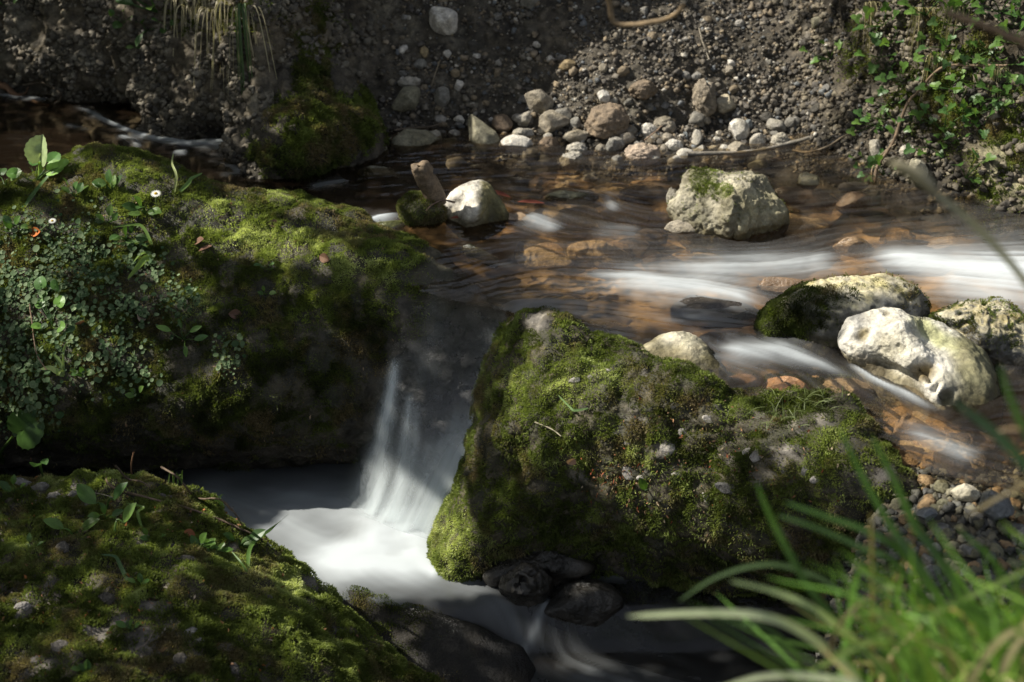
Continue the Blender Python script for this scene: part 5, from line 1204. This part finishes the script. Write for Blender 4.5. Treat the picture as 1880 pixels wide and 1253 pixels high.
for px, py, w, h, lab in [(1055, 700, 24, 14, 'pale chip lying on the sunlit moss ridge of the broad rock'), (1116, 682, 20, 13, 'pale chip right of the sunlit moss ridge'), (1087, 692, 18, 12, 'small pale chip on the sunlit moss ridge'), (1155, 868, 26, 30, 'largest pale chip, beside the red bud scales'),
                          (1178, 878, 20, 14, 'pale chip right of the largest one beside the bud scales'), (1240, 874, 24, 18, 'whitish chip in the middle of the broad mossy rock'), (1130, 796, 24, 12, 'flat grey chip above the bud scales'), (1155, 812, 20, 12, 'grey chip right of the flat one above the bud scales'),
                          (1225, 824, 30, 26, 'rough grey chip near the middle of the broad rock'), (1256, 792, 24, 18, 'grey chip above the rough grey one'), (1240, 745, 22, 14, 'small grey chip below the tan boulder'), (1388, 838, 24, 26, 'grey chip on the right part of the broad rock'), (1372, 830, 20, 14, 'small chip touching the grey chip on the right'),
                          (1445, 868, 24, 16, 'pale chip at the right above the dark hollow'), (1480, 866, 22, 20, 'rough pale chip beside the dark hollow'), (1500, 880, 28, 16, 'whitish chip farthest right on the broad rock'), (1330, 900, 22, 12, 'grey chip over the bright lower moss'), (1297, 915, 14, 28, 'narrow upright grey chip over the bright lower moss'),
                          (1340, 895, 60, 26, 'dark slaty plate on the front of the broad rock'), (1300, 770, 24, 14, 'chip in the green moss under the back rim')]:
    stone(px, py, w, h, (.30, .285, .265) if 'dark' not in lab else (.09, .09, .09), lab, 'angular', random.uniform(-25, 25), .4, .55, only=CRo, sub=4, cat='stone chip', name='stone_chip')
for px, py, w, h, lab in [(40, 889, 50, 22, 'long pale stone of the rubble at the left edge of the slab'), (72, 895, 40, 20, 'grey stone right of the long pale one in the rubble'), (98, 914, 30, 22, 'whitish stone in the rubble left of the oval leaf'), (138, 912, 30, 24, 'pale stone touching the flat oval leaf'), (155, 931, 32, 24, 'rough pale stone just below the flat oval leaf'), (65, 927, 16, 10, 'tiny white stone under the rubble'),
                          (292, 916, 32, 20, 'grey stone against the long twig'), (312, 921, 26, 24, 'brown stone right of the grey one against the twig'), (114, 1007, 26, 28, 'grey knob on the left of the front slab'), (315, 1004, 36, 14, 'flat grey stone in the middle of the front slab'), (342, 1032, 46, 26, 'grey stone showing through the moss of the slab'), (488, 1098, 26, 16, 'dark stone near the pool side of the slab'),
                          (352, 1165, 32, 26, 'pale knobbly stone low on the front slab'), (365, 1182, 22, 22, 'pale knob below the knobbly one on the slab'), (190, 1105, 40, 34, 'rough grey lump in the left middle of the slab'), (110, 1195, 46, 40, 'rough lump at the lower left of the slab'), (330, 1220, 36, 44, 'upright grey lump at the bottom of the slab'), (430, 1235, 24, 40, 'narrow grey lump at the bottom right of the slab'), (40, 1115, 34, 20, 'whitish stone at the left edge of the slab'), (70, 1215, 40, 24, 'brownish lump in the lower left corner')]:
    stone(px, py, w, h, (.22, .21, .20) if ('pale' in lab or 'whit' in lab) else (.11, .10, .09), lab, 'crumbly', random.uniform(-20, 20), .55, .62, only=FRo, sub=5, name='stone')

# ------------------------------------------------------------------ twigs, driftwood and roots
def stick(name, pts, r0, r1, col, label, cat, lift=.006, only=None, wob=.3, extra=()):
    W3 = []
    for q in pts:
        if len(q) == 3: W3.append(at_y(*q))
        else: h = hit(q[0], q[1], only); W3.append(h[0] + (h[1] * .5 - F_ * .5) * lift)
    cv = curve(W3, 8 * len(W3)); k = depth_of(cv[0]) / FPX
    cv = cv + .003 * wob * np.stack([fbm(cv / .03 + s, 2, 5) for s in (0, 7, 19)], 1)
    rr = np.linspace(r0, r1, len(cv)) * k * .5 * (1 + .2 * fbm(cv / .012, 2, 3))
    parts = [(*tube(cv, rr, 8), col)]
    for sp in extra:
        W = [cv[int(sp[0] * (len(cv) - 1))]] + [at_y(a, b, cv[int(sp[0] * (len(cv) - 1))][1] - .005) for a, b in sp[1]]
        c2 = curve(W, 14); parts.append((*tube(c2, np.linspace(r1 * .8, r1 * .35, len(c2)) * k * .5, 6), col))
    V, F, c = join(parts); o0 = cv[0].copy(); o = mesh_np(name, V - o0, F, M_wood); o.location = o0; o.color = (*col, 1); return tag(o, label, cat)
NB = ('bank', 'bed', 'mossy_outcrop')
stick('driftwood_stick', [(1255, 293), (1310, 290), (1380, 285), (1440, 274), (1492, 261)], 9, 7, (.20, .185, .16), 'long grey driftwood stick lying across stones at the water', 'stick', .03, NB)
stick('dry_twig', [(1455, 282), (1485, 287), (1520, 275), (1550, 258), (1575, 247)], 4, 3, (.26, .21, .15), 'thin pale twig right of the grey driftwood stick', 'twig', .02, NB)
stick('dry_twig', [(1610, 350), (1617, 315), (1640, 268), (1665, 205), (1690, 168), (1735, 133), (1790, 126), (1850, 117)], 7, 4, (.17, .125, .085), 'long brown twig climbing the leafy right bank', 'twig', .03, RB, extra=[(.62, [(1712, 160), (1740, 140)])])
stick('dry_twig', [(1606, 345), (1612, 310), (1628, 285), (1650, 262)], 3, 2, (.24, .19, .13), 'thin stalk beside the foot of the long brown twig', 'twig', .03, RB)
stick('dry_twig', [(1555, 60), (1545, 25), (1543, 0)], 3, 2, (.12, .10, .07), 'thin upright stem left of the tan block', 'twig', .02, RB)
stick('dry_twig', [(1300, 112), (1290, 80), (1284, 55)], 2, 2, (.30, .27, .22), 'hair thin root hanging high in the scree', 'twig', .01, NB)
stick('dry_twig', [(722, 245), (755, 240), (790, 238), (812, 232)], 5, 3, (.11, .09, .07), 'dark twig lying above the big olive stone', 'twig', .015, NB)
stick('dry_twig', [(795, 160), (803, 135), (806, 115)], 2, 1.5, (.25, .21, .15), 'hair thin stem above the cracked grey stone', 'twig', .012, NB)
stick('dry_twig', [(1180, 272), (1200, 258), (1212, 246)], 3, 2, (.24, .17, .12), 'short pale twig on the crumbly pinkish lump', 'twig', .03, NB)
stick('dead_branch', [(-10, 150), (15, 165), (35, 178), (60, 190), (95, 200)], 16, 4, (.13, .075, .045), 'brown dead branch dipping into the dark water at the left', 'branch', .015, NB + ('bed',), extra=[(.45, [(45, 172), (52, 160)])])
stick('dead_branch', [(50, 152), (85, 148), (112, 165), (116, 185), (105, 198)], 3, 2, (.10, .08, .06), 'thin looped twig over the dark water at the left', 'twig', .02, NB)
stick('sunken_branch', [(520, 350), (560, 332), (600, 320), (640, 308), (690, 300)], 9, 7, (.06, .05, .04), 'dark branch lying in the water under the mossy outcrop', 'branch', .08, ('bed',))
stick('long_twig', [(195, 873), (205, 895), (270, 918), (330, 935), (400, 958), (440, 975), (490, 1000)], 5, 3.5, (.13, .095, .07), 'long brown twig lying across the front slab', 'twig', .014, FRo)
stick('forked_twig', [(300, 866), (330, 885), (370, 905), (405, 925), (432, 948), (442, 972)], 4, 3, (.12, .09, .065), 'shorter forked twig at the back rim of the slab', 'twig', .02, FRo, extra=[(.65, [(425, 938), (428, 930)])])
stick('dry_twig', [(215, 862), (235, 880), (260, 892), (275, 902)], 4, 3, (.12, .09, .07), 'short twig beside the bright grass tuft', 'twig', .02, FRo)
stick('dry_stalk', [(242, 882, 2.10), (241, 860, 2.10), (245, 830, 2.10)], 3.5, 3, (.16, .09, .05), 'single dry upright stem at the back of the front slab', 'stem')
stick('dry_twig', [(250, 1198), (268, 1180), (285, 1158)], 3, 2, (.17, .14, .12), 'short straight twig low on the front slab', 'twig', .012, FRo)
stick('dry_twig', [(150, 915), (180, 914), (215, 922)], 2.5, 2, (.24, .22, .18), 'pale curved stem near the flat oval leaf', 'twig', .02, FRo)
stick('dry_twig', [(985, 775), (1010, 788), (1035, 800)], 3, 2, (.3, .27, .2), 'pale straight twig on the left part of the broad rock', 'twig', .01, CRo)
stick('dry_twig', [(60, 560), (62, 600), (75, 650), (90, 680)], 3, 2, (.2, .14, .1), 'curved brown stem hanging over the clover', 'twig', .015, LBo)
# broken stump in the shallows
cv = curve([at_y(803, 372, 2.72), at_y(792, 345, 2.71), at_y(776, 318, 2.70), at_y(768, 303, 2.69)], 26); k = depth_of(cv[0]) / FPX
V, F = tube(cv, np.interp(np.linspace(0, 1, len(cv)), [0, .5, .8, .95, 1], [17, 17, 18, 14, 4]) * k, 22); N = normals(V, F)
V = V + N * (.007 * fbm(V / np.array([.012, .012, .04]), 3, 5) + .006 * fbm(V / .008, 2, 6) * sstep(cv[-1][2] - .05, cv[-1][2], V[:, 2]))[:, None]
o = mesh_np('broken_stump', V, F, M_wood); o.color = (.15, .115, .08, 1); tag(o, 'short broken stump leaning left out of the shallows', 'stump')
stick('thin_root', [(835, 372, 2.71), (815, 368, 2.70), (795, 376, 2.69), (782, 388, 2.68)], 3.5, 2, (.17, .12, .09), 'thin arched root beside the domed stone', 'root')
for a, b, ang, lab in [(975, 376, 5, 'red dead leaf drifting in the water right of the domed stone'), (850, 404, 20, 'long red dead leaf caught at the foot of the domed stone'), (915, 360, -25, 'pinkish dead leaf above the flat brown stone')]:
    p = at_z(a, b, .004); V, F = leaf('oval', np.zeros(3), R_ * math.cos(math.radians(ang)) + np.array([0, math.sin(math.radians(ang)), 0]), np.array([0, 0, 1.]), .055, .1, .2, .55)
    o = mesh_np('dead_leaf', V - V.mean(0), F, M_dry, np.tile((.15, .045, .03), (len(V), 1))); o.location = p + np.array([0, 0, .006]); tag(o, lab, 'dead leaf')

# things close to the camera: hanging twigs and stalks
stick('hanging_twig', [(1108, -40, 1.750), (1118, 8, 1.750), (1128, 40, 1.750), (1160, 46, 1.740), (1205, 40, 1.730), (1240, 28, 1.720), (1256, 8, 1.720)], 13, 9, (.19, .14, .085), 'blurred crooked twig hanging in at the top of the frame', 'twig', wob=.6)
stick('hanging_twig', [(1735, 22, 1.160), (1800, 45, 1.152), (1860, 68, 1.136), (1960, 108, 1.120)], 13, 17, (.17, .12, .075), 'blurred brown twig crossing the upper right corner', 'twig', wob=.6)
GR = []
def fblade(pts, w, c): return {'p': pts, 'w': w, 'c': c}
e_pts = [
    fblade([(1640, 1330, 0.896), (1560, 1235, 0.896), (1480, 1166, 0.896), (1400, 1132, 0.888), (1290, 1126, 0.880), (1150, 1132, 0.872)], 30, (.40, .45, .26)),
    fblade([(1680, 1300, 0.904), (1600, 1205, 0.904), (1500, 1122, 0.896), (1420, 1086, 0.896), (1338, 1066, 0.888)], 22, (.34, .42, .18)),
    fblade([(1700, 1420, 0.840), (1600, 1275, 0.840), (1500, 1244, 0.840), (1400, 1243, 0.832), (1310, 1268, 0.824)], 26, (.42, .46, .28)),
    fblade([(1720, 1330, 0.928), (1580, 1190, 0.928), (1490, 1085, 0.936), (1440, 1000, 0.944), (1410, 940, 0.944), (1388, 885, 0.944)], 24, (.06, .12, .028)),
    fblade([(1820, 1280, 0.944), (1700, 1060, 0.952), (1640, 975, 0.960), (1585, 880, 0.960), (1540, 785, 0.960)], 28, (.055, .115, .025)),
    fblade([(1850, 1240, 0.960), (1740, 1050, 0.968), (1680, 965, 0.976), (1640, 880, 0.976), (1600, 800, 0.976)], 28, (.06, .12, .03)),
    fblade([(1760, 1150, 0.960), (1660, 1020, 0.960), (1590, 975, 0.960), (1520, 950, 0.960), (1440, 922, 0.960)], 22, (.06, .125, .025)),
    fblade([(1740, 1170, 0.960), (1650, 1040, 0.960), (1580, 1005, 0.960), (1500, 970, 0.960), (1425, 945, 0.960)], 18, (.06, .12, .03)),
    fblade([(1490, 1232, 0.880), (1560, 1192, 0.880), (1690, 1135, 0.888), (1800, 1085, 0.896), (1900, 1040, 0.896)], 24, (.13, .19, .05)),
    fblade([(1700, 1280, 0.960), (1560, 1100, 0.968), (1460, 1045, 0.976), (1390, 1038, 0.976), (1310, 1062, 0.976), (1245, 1105, 0.976)], 16, (.05, .085, .03)),
    fblade([(1660, 1080, 0.920), (1620, 1075, 0.920), (1590, 1055, 0.920), (1562, 1032, 0.920)], 15, (.26, .33, .12)),
    fblade([(1780, 945, 0.960), (1830, 915, 0.960), (1880, 890, 0.960), (1950, 860, 0.960)], 11, (.20, .16, .085)),
    fblade([(1920, 900, 0.840), (1850, 820, 0.840), (1800, 775, 0.840), (1750, 738, 0.840)], 34, (.045, .10, .03)),
    fblade([(1930, 880, 0.880), (1880, 790, 0.880), (1850, 720, 0.880), (1835, 670, 0.880)], 26, (.06, .12, .03)),
    fblade([(1940, 800, 0.880), (1890, 790, 0.880), (1850, 788, 0.880), (1825, 796, 0.880)], 12, (.25, .18, .10)),
    fblade([(1720, 1400, 0.800), (1770, 1270, 0.800), (1830, 1180, 0.800), (1900, 1140, 0.800)], 26, (.30, .26, .13)),
    fblade([(1800, 1400, 0.800), (1830, 1260, 0.800), (1870, 1180, 0.800), (1930, 1130, 0.800)], 24, (.28, .24, .13)),
    fblade([(1600, 1300, 0.920), (1602, 1120, 0.920), (1600, 1000, 0.920), (1598, 940, 0.920)], 14, (.22, .18, .08)),
    fblade([(1520, 1300, 0.960), (1450, 1190, 0.960), (1400, 1150, 0.960), (1360, 1145, 0.960)], 14, (.05, .09, .03)),
    fblade([(1560, 1400, 0.880), (1520, 1250, 0.880), (1540, 1150, 0.880), (1600, 1090, 0.880)], 12, (.13, .10, .05)),
]
base_t = at_y(1790, 1420, 0.896)
gt = empty('grass_clump', base_t, 'large blurred clump of green grass arching in from the lower right corner', 'grass')
for b in e_pts:
    cv = curve([at_y(*q) for q in b['p']], 24); k = depth_of(cv[0]) / FPX
    V, F = ribbon(cv, b['w'] * .62 * k, -F_ + np.array([0, 0, .5]) + rnd(.15), twist=random.uniform(-.3, .3), taper=.6)
    keep_place(mesh_np('blade', V, F, M_grass, np.tile(b['c'], (len(V), 1))), gt)
parts = []
for i in range(210):
    bx_ = random.gauss(1800, 110); Yb = random.uniform(.80, 1.06); b0 = at_y(bx_, 1400 + random.uniform(-60, 80), Yb)
    tx = bx_ + random.gauss(-70, 130); ty = random.triangular(900, 1300, 1130)
    ty = max(ty, 1000 - (tx - 1560) * .35 if tx < 1900 else 900)
    tip = at_y(tx, ty, Yb + random.uniform(-.06, .08)); mid = (b0 + tip) / 2 + np.array([random.gauss(.02, .02), random.gauss(0, .02), random.uniform(.0, .05)])
    cv = curve([b0, mid, tip], 12); c = np.array(random.choices([(.09, .19, .03), (.13, .25, .04), (.17, .28, .045), (.30, .25, .11)], [5, 5, 2, 1.6])[0]) * random.uniform(.7, 1.2)
    parts.append((*ribbon(cv, random.uniform(6, 12) * depth_of(b0) / FPX, -F_ + np.array([0, 0, .4]) + rnd(.5), twist=random.uniform(-1, 1), taper=.7), c))
V, F, c = join(parts); o = mesh_np('undergrowth', V, F, M_grass, c); keep_place(o, gt); o['kind'] = 'stuff'
e = empty('pale_stalk', at_y(1900, 560, 0.960), 'pale blurred grass stalk hanging in front of the right bank', 'grass stalk')
V, F = ribbon(curve([at_y(1960, 640, 0.976), at_y(1880, 515, 0.976), at_y(1800, 425, 0.976), at_y(1720, 358, 0.976), at_y(1632, 300, 0.976)], 24), 15 * 1.05 / FPX, -F_, taper=.3); keep_place(mesh_np('blade', V, F, M_grass, np.tile((.24, .23, .15), (len(V), 1))), e)
V, F = tube(curve([at_y(1720, 358, 0.976), at_y(1690, 325, 0.976), at_y(1655, 305, 0.976), at_y(1634, 300, 0.976)], 12), np.array([4, 10, 13, 14, 14, 13, 12, 11, 10, 9, 8, 6, 4][:len(curve([at_y(1720, 358, 0.976), at_y(1690, 325, 0.976), at_y(1655, 305, 0.976), at_y(1634, 300, 0.976)], 12))]) * 1.0 / FPX, 8)
keep_place(mesh_np('seed_head', V, F, M_grass, np.tile((.30, .27, .18), (len(V), 1))), e)

# ------------------------------------------------------------------ unseen tree added overhead, its leaves cleared where sun patches should fall
E1 = np.cross(SUN, [0, 0, 1.]); E1 /= np.linalg.norm(E1); E2 = np.cross(SUN, E1)
LIT = [(70, 275, 62), (20, 325, 30), (130, 310, 40), (200, 325, 50), (90, 480, 60), (30, 455, 45), (170, 505, 45), (250, 480, 20), (80, 425, 25), (280, 360, 34), (350, 392, 45), (430, 425, 42), (520, 452, 34), (590, 462, 24), (345, 562, 42), (300, 540, 22), (420, 640, 28), (470, 690, 22), (95, 555, 40), (20, 768, 24), (130, 650, 20), (270, 660, 16), (505, 372, 34), (590, 385, 22), (240, 400, 20),
       (1000, 605, 40), (1050, 628, 40), (1060, 690, 70), (985, 720, 46), (1130, 690, 40), (1250, 640, 60), (1300, 830, 85), (1210, 800, 60), (1420, 830, 60), (1340, 880, 55), (1150, 880, 45), (1480, 770, 55), (818, 1005, 50), (838, 930, 30), (870, 830, 18), (1270, 960, 26), (1050, 790, 24), (1180, 740, 40), (960, 820, 20),
       (1150, 430, 100), (1300, 500, 120), (1450, 470, 90), (1050, 450, 70), (1640, 480, 110), (1800, 520, 130), (1100, 500, 60), (960, 410, 55), (845, 365, 34), (1320, 345, 60), (1270, 340, 40), (1390, 330, 24), (1400, 650, 80), (1550, 700, 90), (1600, 800, 80), (1660, 640, 90), (1710, 700, 60), (1720, 800, 80), (1740, 850, 60), (1560, 508, 50), (1640, 508, 45), (1800, 560, 60), (1450, 700, 60), (1560, 440, 60), (640, 392, 30), (690, 405, 30), (1250, 415, 40), (1200, 480, 80), (1780, 570, 50), (1850, 470, 90), (1750, 905, 35),
       (815, 40, 30), (970, 8, 22), (990, 188, 36), (1110, 186, 36), (1200, 150, 50), (1150, 105, 40), (1300, 175, 55), (1330, 122, 30), (1290, 245, 50), (1380, 258, 55), (1430, 265, 34), (1180, 285, 40), (1250, 280, 44), (1110, 232, 36), (1190, 245, 30), (1020, 225, 20), (950, 265, 28), (795, 260, 20), (790, 110, 22), (1450, 100, 40), (1400, 30, 34), (1500, 180, 34), (1060, 285, 24), (1040, 120, 20), (1350, 200, 34), (1240, 60, 26), (1410, 170, 26),
       (1750, 40, 45), (1850, 60, 60), (1840, 110, 50), (1700, 60, 30), (1800, 150, 34), (1720, 140, 26), (1860, 280, 50), (1872, 350, 46), (1780, 220, 26), (1650, 285, 36), (1630, 50, 26), (1620, 205, 24), (1590, 300, 24), (1690, 320, 40), (1800, 205, 24),
       (690, 1010, 110), (770, 1015, 60), (560, 1015, 44), (620, 1015, 60), (800, 1050, 30), (235, 990, 16), (560, 1085, 26), (470, 985, 18), (520, 1160, 22), (620, 1235, 34), (60, 1110, 18), (320, 1060, 14), (150, 1180, 16), (1000, 1150, 16)]
LIT3 = [(70, 262, 70, 2.78), (40, 305, 60, 2.77), (100, 300, 50, 2.78), (1750, 1180, 420, 0.920), (1560, 1180, 300, 0.896), (1840, 1000, 260, 0.920), (1350, 1130, 180, .88), (1600, 1000, 160, .96), (1200, 1130, 60, 0.880), (1320, 1126, 60, 0.880), (1420, 1090, 60, 0.896), (1450, 1244, 60, 0.840), (1600, 1060, 40, 0.920), (1700, 1130, 70, 0.920), (1800, 1150, 90, 0.920), (1860, 1030, 50, 0.920), (1650, 1220, 60, 0.880), (1830, 900, 40, 0.960), (1690, 330, 60, 0.976), (1800, 430, 60, 0.976), (1200, 40, 40, 1.730)]
circ = []
for a, b, r in LIT:
    p = hit(a, b)[0]; circ.append((p @ E1, p @ E2, 1.22 * r * depth_of(p) / FPX))
for a, b, r, Yp in LIT3:
    p = at_y(a, b, Yp); circ.append((p @ E1, p @ E2, r * depth_of(p) / FPX))
circ = np.array(circ)
shd = []
for a, b, rr in [(760, 850, 85), (730, 770, 80), (800, 760, 70), (700, 890, 50), (820, 640, 40), (640, 760, 80), (600, 860, 60), (1000, 980, 70), (1450, 1000, 90), (1530, 585, 50), (1310, 590, 60), (1560, 940, 60), (200, 280, 30), (880, 1100, 60), (1100, 1090, 80), (1250, 1120, 60)]:
    p = hit(a, b)[0]; shd.append((p @ E1, p @ E2, rr * depth_of(p) / FPX))
shd = np.array(shd)
corner = np.array([at_y(a, b, Yc) for a in (-250, 2150) for b in (-250, 1500) for Yc in (1.0, 2.2, 3.5)])
corner = corner[corner[:, 2] < 1.0]
q1, q2 = corner @ E1, corner @ E2
NL = 150000
u = rng.uniform(q1.min() - .5, q1.max() + .5, NL); v = rng.uniform(q2.min() - .5, q2.max() + .5, NL)
dd = np.sqrt((u[:, None] - circ[None, :, 0]) ** 2 + (v[:, None] - circ[None, :, 1]) ** 2) / (circ[None, :, 2] + .016)
thin = np.zeros(NL)
for (a, b, rr, kk) in [(1150, 130, 440, .72), (1450, 150, 320, .66), (250, 1080, 330, .34), (820, 200, 240, .5), (250, 90, 300, .40), (1000, 420, 200, .6), (1500, 400, 300, .7), (1650, 820, 200, .6), (1250, 850, 300, .12), (600, 240, 90, .3), (1720, 160, 220, .35)]:
    p = hit(a, b)[0]; d_ = np.sqrt((u - p @ E1) ** 2 + (v - p @ E2) ** 2) / (rr * depth_of(p) / FPX); thin = np.maximum(thin, kk * sstep(1.1, .7, d_))
ds = (np.sqrt((u[:, None] - shd[None, :, 0]) ** 2 + (v[:, None] - shd[None, :, 1]) ** 2) / shd[None, :, 2]).min(1)
pri = [i for i, (a, b, c_) in enumerate(LIT) if (940 < a < 1290 and 570 < b < 830) or (a, b) in ((818, 1005), (838, 930), (690, 1010))]
keep = ((dd.min(1) > 1.0) | ((ds < 1.0) & (dd[:, pri].min(1) > 1.0))) & (rng.random(NL) > thin)
u, v = u[keep], v[keep]; n = len(u); Dst = rng.uniform(.75, 1.6, n)
Pc = u[:, None] * E1 + v[:, None] * E2 + (Dst + 1.3)[:, None] * SUN
nn = SUN + rng.normal(0, .45, (n, 3)); nn /= np.linalg.norm(nn, axis=1)[:, None]
t1 = np.cross(nn, rng.normal(0, 1, (n, 3))); t1 /= np.linalg.norm(t1, axis=1)[:, None]; t2 = np.cross(nn, t1)
Lf = rng.uniform(.014, .026, n)[:, None, None]
shp = np.array([(-1, 0), (-.45, .42), (.2, .5), (1, 0), (.2, -.5), (-.45, -.42)])
VV = (Pc[:, None] + Lf * (shp[None, :, :1] * t1[:, None] + shp[None, :, 1:] * t2[:, None])).reshape(-1, 3)
FF = (np.array([[0, 1, 2, 3], [0, 3, 4, 5]])[None] + (np.arange(n) * 6)[:, None, None]).reshape(-1, 4)
tr = np.array([-5.6, 4.6, .9]); te = empty('tree', tr, 'unseen leafy tree added over the stream, its crown shaped to break the sunlight into patches', 'tree')
o = mesh_np('crown', VV, FF, M_canopy, np.repeat(np.array([.05, .10, .022]) * rng.uniform(.7, 1.3, (n, 1)), 6, 0), smooth=False); keep_place(o, te)
cc_ = Pc.mean(0) + SUN * .6
V, F = tube(curve([tr, tr + np.array([.3, -.2, 1.6]), lerp(tr, cc_, .5) + np.array([0, 0, .9]), cc_], 24), np.linspace(.20, .05, 25)[:len(curve([tr, tr, tr, cc_], 24))], 12); o = mesh_np('trunk', V, F, M_wood); o.color = (.10, .08, .06, 1); keep_place(o, te)
parts = []
for i in range(5):
    t_ = Pc[np.argmin(u + .6 * rng.random(n))]; s_ = lerp(lerp(tr, cc_, .5) + np.array([0, 0, .9]), cc_, random.random()); parts.append((*tube(curve([s_, (s_ + t_) / 2 + SUN * .15, t_], 10), np.linspace(.010, .003, len(curve([s_, s_, t_], 10))), 6), (.1, .08, .06)))
V, F, c = join(parts); o = mesh_np('limbs', V, F, M_wood); o.color = (.10, .08, .06, 1); keep_place(o, te)
